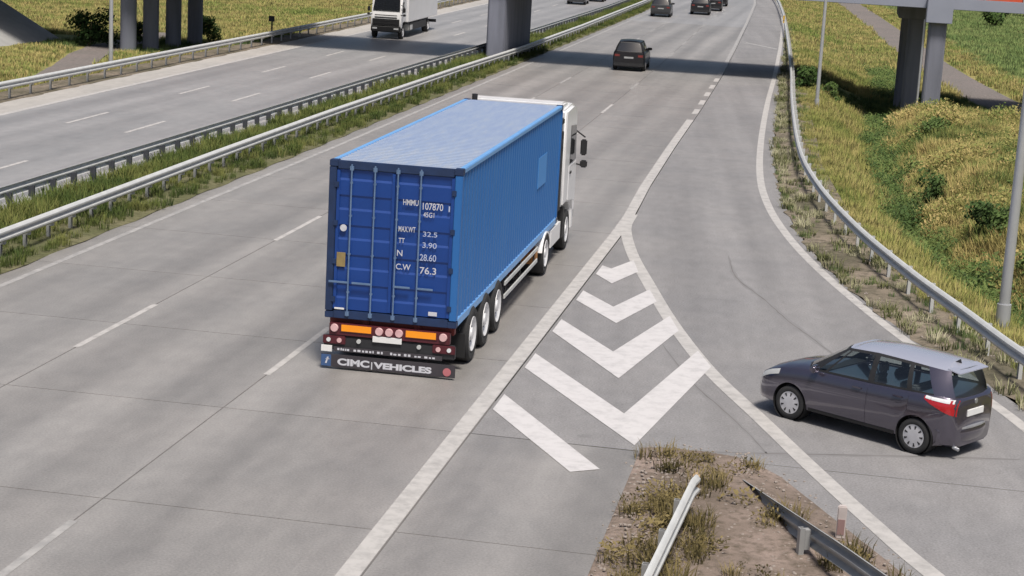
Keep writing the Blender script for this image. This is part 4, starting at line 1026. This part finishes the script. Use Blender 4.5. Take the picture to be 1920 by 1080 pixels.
MB().box(-1.0, 1.0, -12.4, -12.25, .5, .7).build('rear_bumper', MT['dark'], bt)

# ------------------------------------------------------------------ vegetation
TUFTS = {}
def tuft_collection(key, m, n_blades, h, w, spread, variants=5, droop=.35, seed=0):
    col = bpy.data.collections.new('tufts_' + key); r = np.random.default_rng(seed + 11)
    for q in range(variants):
        V = []; F = []
        for b in range(n_blades):
            a = r.uniform(0, 2 * math.pi); rr = spread * math.sqrt(r.uniform(0, 1)); bx, by = rr * math.cos(a), rr * math.sin(a)
            lean = r.uniform(.05, droop); la = a + r.uniform(-1.2, 1.2); hh = h * r.uniform(.45, 1.1); ww = w * r.uniform(.6, 1.3)
            px, py = -math.sin(la) * ww / 2, math.cos(la) * ww / 2; lx, ly = math.cos(la) * lean * hh, math.sin(la) * lean * hh
            i = len(V)
            V += [(bx - px, by - py, -.03), (bx + px, by + py, -.03), (bx + lx * .4 + px * .8, by + ly * .4 + py * .8, hh * .55), (bx + lx * .4 - px * .8, by + ly * .4 - py * .8, hh * .55), (bx + lx * 1.3, by + ly * 1.3, hh)]
            F += [(i, i+1, i+2, i+3), (i+3, i+2, i+4)]
        me = bpy.data.meshes.new('tuft'); me.from_pydata(V, [], F); me.materials.append(m); col.objects.link(bpy.data.objects.new('tuft', me))
    return col
def weed_collection(key, m, n_leaf, h, leaf, spread, variants=5, seed=0):
    """leafy weeds: stems with small leaf faces all round"""
    col = bpy.data.collections.new('weeds_' + key); r = np.random.default_rng(seed + 31)
    for q in range(variants):
        V = []; F = []
        for b in range(n_leaf):
            a = r.uniform(0, 2 * math.pi); rr = spread * math.sqrt(r.uniform(0, 1)); zz = h * r.uniform(.05, 1) * (1 - .5 * (rr / spread) ** 2)
            c = Vector((rr * math.cos(a), rr * math.sin(a), zz)); n = Vector((r.normal(), r.normal(), r.normal() + .8)).normalized(); u = n.orthogonal().normalized(); v = n.cross(u); s = leaf * r.uniform(.5, 1.3)
            i = len(V); V += [c - u * s, c - v * s * .45, c + u * s, c + v * s * .45]; F.append((i, i+1, i+2, i+3))
        me = bpy.data.meshes.new('weed'); me.from_pydata([tuple(p) for p in V], [], F); me.materials.append(m); col.objects.link(bpy.data.objects.new('weed', me))
    return col
def scatter(name, label, cat, pts, col, smin, smax, seed=1):
    P = np.array(pts, float); r = np.random.default_rng(seed)
    me = bpy.data.meshes.new(name); me.from_pydata(P[:, :3].tolist(), [], [])
    sc = r.uniform(smin, smax, len(P)) * (1 + .30 * noise2(P[:, 0], P[:, 1], 2.6, seed) + .18 * noise2(P[:, 0], P[:, 1], .8, seed + 3)) * (P[:, 3] if P.shape[1] > 3 else 1.0)
    for nm, vals in (('sc', sc), ('rz', r.uniform(0, 6.283, len(P)))):
        a = me.attributes.new(nm, 'FLOAT', 'POINT'); a.data.foreach_set('value', vals.astype(np.float32))
    a = me.attributes.new('pick', 'INT', 'POINT'); a.data.foreach_set('value', r.integers(0, 1000, len(P)).astype(np.int32))
    o = link(name, me, kind='stuff'); o['label'] = label
    ng = bpy.data.node_groups.new('scatter_' + name, 'GeometryNodeTree')
    ng.interface.new_socket('Geometry', in_out='INPUT', socket_type='NodeSocketGeometry'); ng.interface.new_socket('Geometry', in_out='OUTPUT', socket_type='NodeSocketGeometry')
    n, l = ng.nodes, ng.links
    gi, go = n.new('NodeGroupInput'), n.new('NodeGroupOutput'); ip = n.new('GeometryNodeInstanceOnPoints'); ci = n.new('GeometryNodeCollectionInfo')
    ci.inputs['Collection'].default_value = col; ci.inputs['Separate Children'].default_value = True; ci.inputs['Reset Children'].default_value = True
    def attr(nm, typ):
        q = n.new('GeometryNodeInputNamedAttribute'); q.data_type = typ; q.inputs['Name'].default_value = nm; return q.outputs['Attribute']
    cx = n.new('ShaderNodeCombineXYZ'); l.new(attr('rz', 'FLOAT'), cx.inputs[2])
    l.new(gi.outputs[0], ip.inputs['Points']); l.new(ci.outputs[0], ip.inputs['Instance']); ip.inputs['Pick Instance'].default_value = True
    l.new(attr('pick', 'INT'), ip.inputs['Instance Index']); l.new(cx.outputs[0], ip.inputs['Rotation']); l.new(attr('sc', 'FLOAT'), ip.inputs['Scale'])
    l.new(ip.outputs[0], go.inputs[0])
    md = o.modifiers.new('scatter', 'NODES'); md.node_group = ng
    return o

LM = dict(
    bank=leaf_mat('bank_grass', ((.12, .17, .045), (.23, .26, .07), (.33, .32, .10), (.42, .35, .145), (.25, .28, .08)), .14, .25),
    mound=leaf_mat('mound_weeds', ((.07, .12, .035), (.17, .21, .06), (.31, .29, .10), (.45, .35, .15), (.37, .32, .12)), .22, .28),
    green=leaf_mat('ditch_weeds', ((.065, .11, .035), (.11, .165, .05), (.17, .22, .07)), .5, .5),
    median=leaf_mat('median_grass', ((.055, .085, .022), (.10, .13, .033), (.17, .18, .055)), .35, .5),
    field=leaf_mat('field_grass', ((.18, .24, .06), (.28, .31, .09), (.44, .36, .15), (.38, .33, .12), (.22, .27, .08)), .055, .35),
    meadow=leaf_mat('meadow_grass', ((.14, .21, .07), (.20, .27, .09), (.27, .31, .12)), .10, .4),
    dry=leaf_mat('dry_weeds', ((.07, .06, .025), (.15, .12, .05), (.25, .20, .09)), 1.2, .6),
    verge=leaf_mat('verge_weeds', ((.10, .11, .04), (.26, .26, .14), (.42, .40, .27)), .6, .6),
    bush=leaf_mat('bush_leaves', ((.035, .07, .02), (.06, .11, .03), (.09, .14, .04)), .9, .7),
)
TC = dict(
    bank=tuft_collection('bank', LM['bank'], 60, .42, .026, .34, seed=1),
    mound=tuft_collection('mound', LM['mound'], 60, .48, .028, .36, droop=.6, seed=2),
    moundw=weed_collection('mound', LM['mound'], 110, .70, .05, .42, seed=3),
    green=weed_collection('green', LM['green'], 90, .75, .06, .40, seed=4),
    greent=tuft_collection('green', LM['green'], 36, .6, .03, .28, seed=5),
    median=tuft_collection('median', LM['median'], 40, .42, .024, .24, droop=.6, seed=6),
    medianw=weed_collection('median', LM['median'], 80, .42, .042, .30, seed=7),
    field=tuft_collection('field', LM['field'], 46, .38, .040, .46, seed=8),
    meadow=tuft_collection('meadow', LM['meadow'], 44, .42, .045, .48, seed=9),
    verge=tuft_collection('verge', LM['verge'], 40, .24, .022, .20, droop=.9, seed=14),
    dry=tuft_collection('dry', LM['dry'], 34, .22, .014, .16, droop=.8, seed=10),
    dryw=weed_collection('dry', LM['dry'], 60, .18, .028, .20, seed=12),
)
def pts_where(n, x0, x1, y0, y1, keep, zf, seed):
    r = np.random.default_rng(seed); x = r.uniform(x0, x1, n); y = r.uniform(y0, y1, n); k = keep(x, y)
    x, y = x[k], y[k]; return np.stack([x, y, zf(x, y)], 1)
def on_track(x, y): return (np.abs(x - TRACKX(y)) < 1.75)
under = lambda x, y: (y > DY0 + .5) & (y < DY1 + .5)
gap = lambda x, y: DITCH(y) - RAILX(y)
# bank between guardrail and ditch
p = pts_where(30000, -8, 14, 18, 128, lambda x, y: (x - RAILX(y) > .45) & (x < DITCH(y) - .35) & ~on_track(x, y) & ~under(x, y), terrain_z, 1)
p = np.c_[p, np.interp(p[:, 0] - RAILX(p[:, 1]), [.4, 1.6], [.5, 1.0])]
scatter('bank_grass', 'tall yellow-green grass on the bank between slip road guardrail and ditch', 'grass', p, TC['bank'], .7, 1.15, 1)
# ditch
p = pts_where(22000, -2, 14, 24, 128, lambda x, y: (np.abs(x - DITCH(y)) < .85) & ~under(x, y), terrain_z, 2)
scatter('ditch_weeds', 'dark green weeds along the bottom of the ditch', 'weeds', p[:2600], TC['green'], .5, 1.1, 2)
p = pts_where(9000, -2, 14, 24, 112, lambda x, y: (np.abs(x - DITCH(y) - .2) < 1.0) , terrain_z, 3)
scatter('ditch_grass', 'short green grass in and beside the ditch', 'grass', p, TC['greent'], .4, .9, 3)
# mound right of the ditch
md_ = lambda x, y: (x > DITCH(y) + .6 + .5 * noise2(x, y, 1.1, 21)) & (x < 19) & ~on_track(x, y) & ~under(x, y)
p = pts_where(26000, 1, 19, 26, 101, md_, terrain_z, 4)
scatter('mound_grass', 'tall ochre and green grass on the mound right of the ditch', 'grass', p, TC['mound'], .6, 1.2, 4)
p = pts_where(14000, 1, 19, 26, 99, lambda x, y: md_(x, y) & (noise2(x, y, 2.2, 8) > .05), terrain_z, 5)
p = np.c_[p, .6 + 1.1 * np.clip(noise2(p[:, 0], p[:, 1], 2.2, 8), 0, 1)]
scatter('mound_weeds', 'bushy weeds among the tall grass on the mound', 'weeds', p, TC['moundw'], .7, 1.2, 5)
# under the bridge and beyond on the right
p = pts_where(1600, -3, 24, DY0, DY1 + 1, lambda x, y: (x - RAILX(y) > .6) & ~on_track(x, y), terrain_z, 6)
scatter('shade_grass', 'sparse grass in the shade below the bridge', 'grass', p, TC['greent'], .3, .7, 6)
p = pts_where(26000, -16, 30, 110.5, 262, lambda x, y: (x - RAILX(y) > .5) & ~on_track(x, y) & (x < TRACKX(y) + 4.5), terrain_z, 7)
scatter('field_grass', 'yellow and ochre grass beyond the bridge beside the service track', 'grass', p, TC['field'], .6, 1.1, 7)
p = pts_where(14000, 0, 48, 111, 262, lambda x, y: (x > TRACKX(y) + 4.0), terrain_z, 8)
scatter('meadow_grass', 'green meadow beyond the bridge on the right', 'grass', p, TC['meadow'], .6, 1.2, 8)
# left field
onlt = lambda x, y: (np.abs(x - np.interp(y, [q[1] for q in lt], [q[0] for q in lt])) < 1.45) & (y < 118) & (y > 76)
p = pts_where(42000, -75, -31, 60, 215, lambda x, y: (x < OL(y) - 3.5) & ~onlt(x, y) & ~(under(x, y)) & ~((x < -48) & (y > 89) & (y < 109)), terrain_z, 9)
scatter('roadside_meadow', 'yellow-green meadow beyond the far guardrail', 'grass', p, TC['field'], .5, 1.0, 9)
p = pts_where(700, -48, -33.5, DY0, DY1, lambda x, y: ~onlt(x, y), terrain_z, 10)
scatter('shade_grass', 'thin grass around the left bridge columns', 'grass', p, TC['greent'], .3, .7, 10)
# median
mz = lambda x, y: np.full_like(x, .06)
p = pts_where(30000, -25, -17, 14, 235, lambda x, y: (x > MF(y) + .15) & (x < MN(y) - .55) & ~((x > -20.2) & (x < -18.9) & (y > 100.8) & (y < 110)), mz, 11)
scatter('median_grass', 'dense green grass between the two median guardrails', 'grass', p[:9000], TC['median'], .6, 1.25, 11)
scatter('median_weeds', 'leafy weeds between the two median guardrails', 'weeds', p[9000:11500], TC['medianw'], .6, 1.2, 12)
p = pts_where(26000, -25, -15, 14, 235, lambda x, y: (x > MN(y) - .6) & (x < XL(y) - .62 + .12 * np.sin(y * 2.1)), mz, 13)
scatter('median_edge_grass', 'low grass under the near median guardrail', 'grass', p, TC['median'], .3, .75, 13)
# gore and verges
gz = lambda x, y: np.full_like(x, .03)
def gore_keep(x, y):
    return (x > -2.55) & (x < np.where(y < 27.8, DRX(y), -1.0) - .1) & (noise2(x, y, .55, 9) + .9 * np.exp(-((x + 1.75 - .0 * y) / .45) ** 2) > .42)
p = pts_where(3600, -2.6, 4, 10, 27.8, gore_keep, gz, 14)
scatter('gore_weeds', 'dry brownish weeds in the gravelly soil nose', 'weeds', p[:len(p) // 2], TC['dry'], .5, 1.3, 14)
scatter('gore_plants', 'small dry leafy plants in the gravelly soil nose', 'weeds', p[len(p) // 2:], TC['dryw'], .5, 1.3, 15)
p = pts_where(16000, -8, 14, 18, 150, lambda x, y: (x > AX(y) + .0) & (x < RAILX(y) + .4) & ((x < AX(y) + .28) | (noise2(x, y, .7, 10) > .1)), gz, 16)
scatter('verge_weeds', 'low weeds along the gravel verge in front of the curving guardrail', 'weeds', p, TC['verge'], .5, 1.2, 16)
p = pts_where(14000, -8, 14, 33, 150, lambda x, y: (x > AX(y) - .02) & (x < AX(y) + .12 + .25 * np.clip(noise2(x, y, 1.4, 30) + .4, 0, 1)), gz, 18)
scatter('verge_edge_weeds', 'low dark weeds along the very edge of the slip road asphalt', 'weeds', p, TC['greent'], .12, .32, 18)
p = pts_where(9000, -8, 14, 18, 150, lambda x, y: (x > AX(y) + .5) & (x < RAILX(y) + .7) & (noise2(x, y, .9, 12) > .0), gz, 17)
scatter('verge_grass', 'low green grass around the posts of the curving guardrail', 'grass', p, TC['greent'], .2, .5, 17)

def pebbles():
    col = bpy.data.collections.new('pebbles'); m = mat('pebble', (.34, .29, .26), .9, 0, (.17, .15, .13), 30); q = np.random.default_rng(5)
    for k in range(5):
        bm = bmesh.new(); bmesh.ops.create_icosphere(bm, subdivisions=1, radius=1)
        for v in bm.verts: v.co *= q.uniform(.7, 1.25); v.co.z *= .65
        me = bpy.data.meshes.new('pebble'); bm.to_mesh(me); bm.free(); me.materials.append(m); col.objects.link(bpy.data.objects.new('pebble', me))
    return col
PB = pebbles()
p = pts_where(7000, -2.9, 4.5, 10, 28.4, lambda x, y: (x > -2.62 - .25 * rng.random(len(x)) ** 3) & (x < np.where(y < 27.8, DRX(y), -.9) + .5 * rng.random(len(x)) ** 4), lambda x, y: np.full_like(x, .012), 41)
p[:, 2] = np.where((p[:, 0] > -2.5) & (p[:, 0] < DRX(np.minimum(p[:, 1], 27.7)) - .1) & (p[:, 1] < 27.8), .045, .006)
scatter('gravel', 'loose gravel strewn over the soil nose and its edges', 'gravel', p, PB, .008, .032, 41)
p = pts_where(9000, -4, 14, 18, 75, lambda x, y: (x > AX(y) - .25 * rng.random(len(x)) ** 3) & (x < RAILX(y) + .3), lambda x, y: np.full_like(x, .03), 42)
p[:, 2] = np.where(p[:, 0] > AX(p[:, 1]) + .1, .035, .006)
scatter('gravel', 'loose gravel along the verge of the slip road', 'gravel', p, PB, .008, .035, 42)

def shrub(x, y, h, r_, label, seed, n=1500, leaf=.06, m='bush', group=None):
    z = float(terrain_z(x, y)); t = thing('shrub', label, 'shrub', (x, y, z), 0, group); q = np.random.default_rng(seed)
    st = MB()
    for k in range(5):
        a = q.uniform(0, 6.28); e = (r_ * .5 * math.cos(a), r_ * .5 * math.sin(a), h * q.uniform(.55, .85)); st.tube((0, 0, -.1), e, .035, .012, 6)
    st.build('stem', MT['bark'], t)
    cl = [(q.normal(0, r_ * .38), q.normal(0, r_ * .38), h * q.uniform(.25, .82), r_ * q.uniform(.3, .5)) for _ in range(11)]
    V = []; F = []
    for _ in range(n):
        c = cl[q.integers(0, len(cl))]; d = Vector((q.normal(), q.normal(), q.normal())).normalized() * c[3] * q.uniform(.4, 1.05)
        p_ = Vector(c[:3]) + d; p_.z = max(p_.z, .03); nn = (d.normalized() + Vector((q.normal(), q.normal(), q.normal())) * .6).normalized(); u = nn.orthogonal().normalized(); v = nn.cross(u); s = leaf * q.uniform(.6, 1.4)
        i = len(V); V += [tuple(p_ - u * s), tuple(p_ - v * s * .5), tuple(p_ + u * s), tuple(p_ + v * s * .5)]; F.append((i, i+1, i+2, i+3))
    MB().add(V, F).build('foliage', LM[m], t)
shrub(-44.9, 103.6, 2.3, 1.5, 'dark green bush at the end of the paved slope, left of the bridge columns', 1, 2600, .10)
shrub(-43.2, 106.5, 1.6, .8, 'small dark bush just behind the leftmost bridge column', 2, 1200, .09)
shrub(-40.6, 112.5, 1.9, .8, 'small dark bush between the right two of the left bridge columns', 3, 1200, .09)
shrub(3.6, 63.5, 1.3, .8, 'green shrub at the foot of the mound, farther of the pair above the ditch', 4, 1500, .07, 'green')
shrub(4.9, 55.5, 1.25, .9, 'green shrub on the mound in the middle of the ochre grass', 5, 1500, .07, 'green')
for k, (x, y, h, lab) in enumerate(((3.2, 72, 1.0, 'small dark green shrub low by the ditch, farthest up the mound'), (6.6, 60, 1.1, 'leafy green shrub high on the mound left of the lamp post'),
                             (5.6, 50, 1.0, 'low green shrub at the bottom of the mound nearest the guardrail'), (7.2, 52.5, 1.15, 'green shrub right beside the tall lamp post on the mound'),
                             (4.0, 80, .9, 'small green shrub on the mound nearest the bridge columns'))):
    shrub(x, y, h, .75, lab, 40 + k, 1300, .07, 'green')
shrub(-1.9, 97.5, 1.4, .7, 'dark green shrub behind the slip road guardrail just before the bridge shadow', 6, 1300, .08)
shrub(-.6, 98.8, 1.1, .6, 'low dark green shrub beside the slim lamp post before the bridge shadow', 7, 1000, .08)
for k, (x, y, h) in enumerate(((15.5, 205, 2.2), (17.5, 226, 2.6), (21.5, 236, 2.4), (14.0, 244, 2.0), (19.0, 248, 2.8))):
    shrub(x, y, h, 1.6, ('low dark bush in the meadow', 'round dark bush at the meadow edge', 'bush at the far right of the meadow edge', 'small bush at the left of the meadow edge', 'largest bush at the far meadow edge')[k] + ', seen below the bridge on the right', 20 + k, 900, .2)
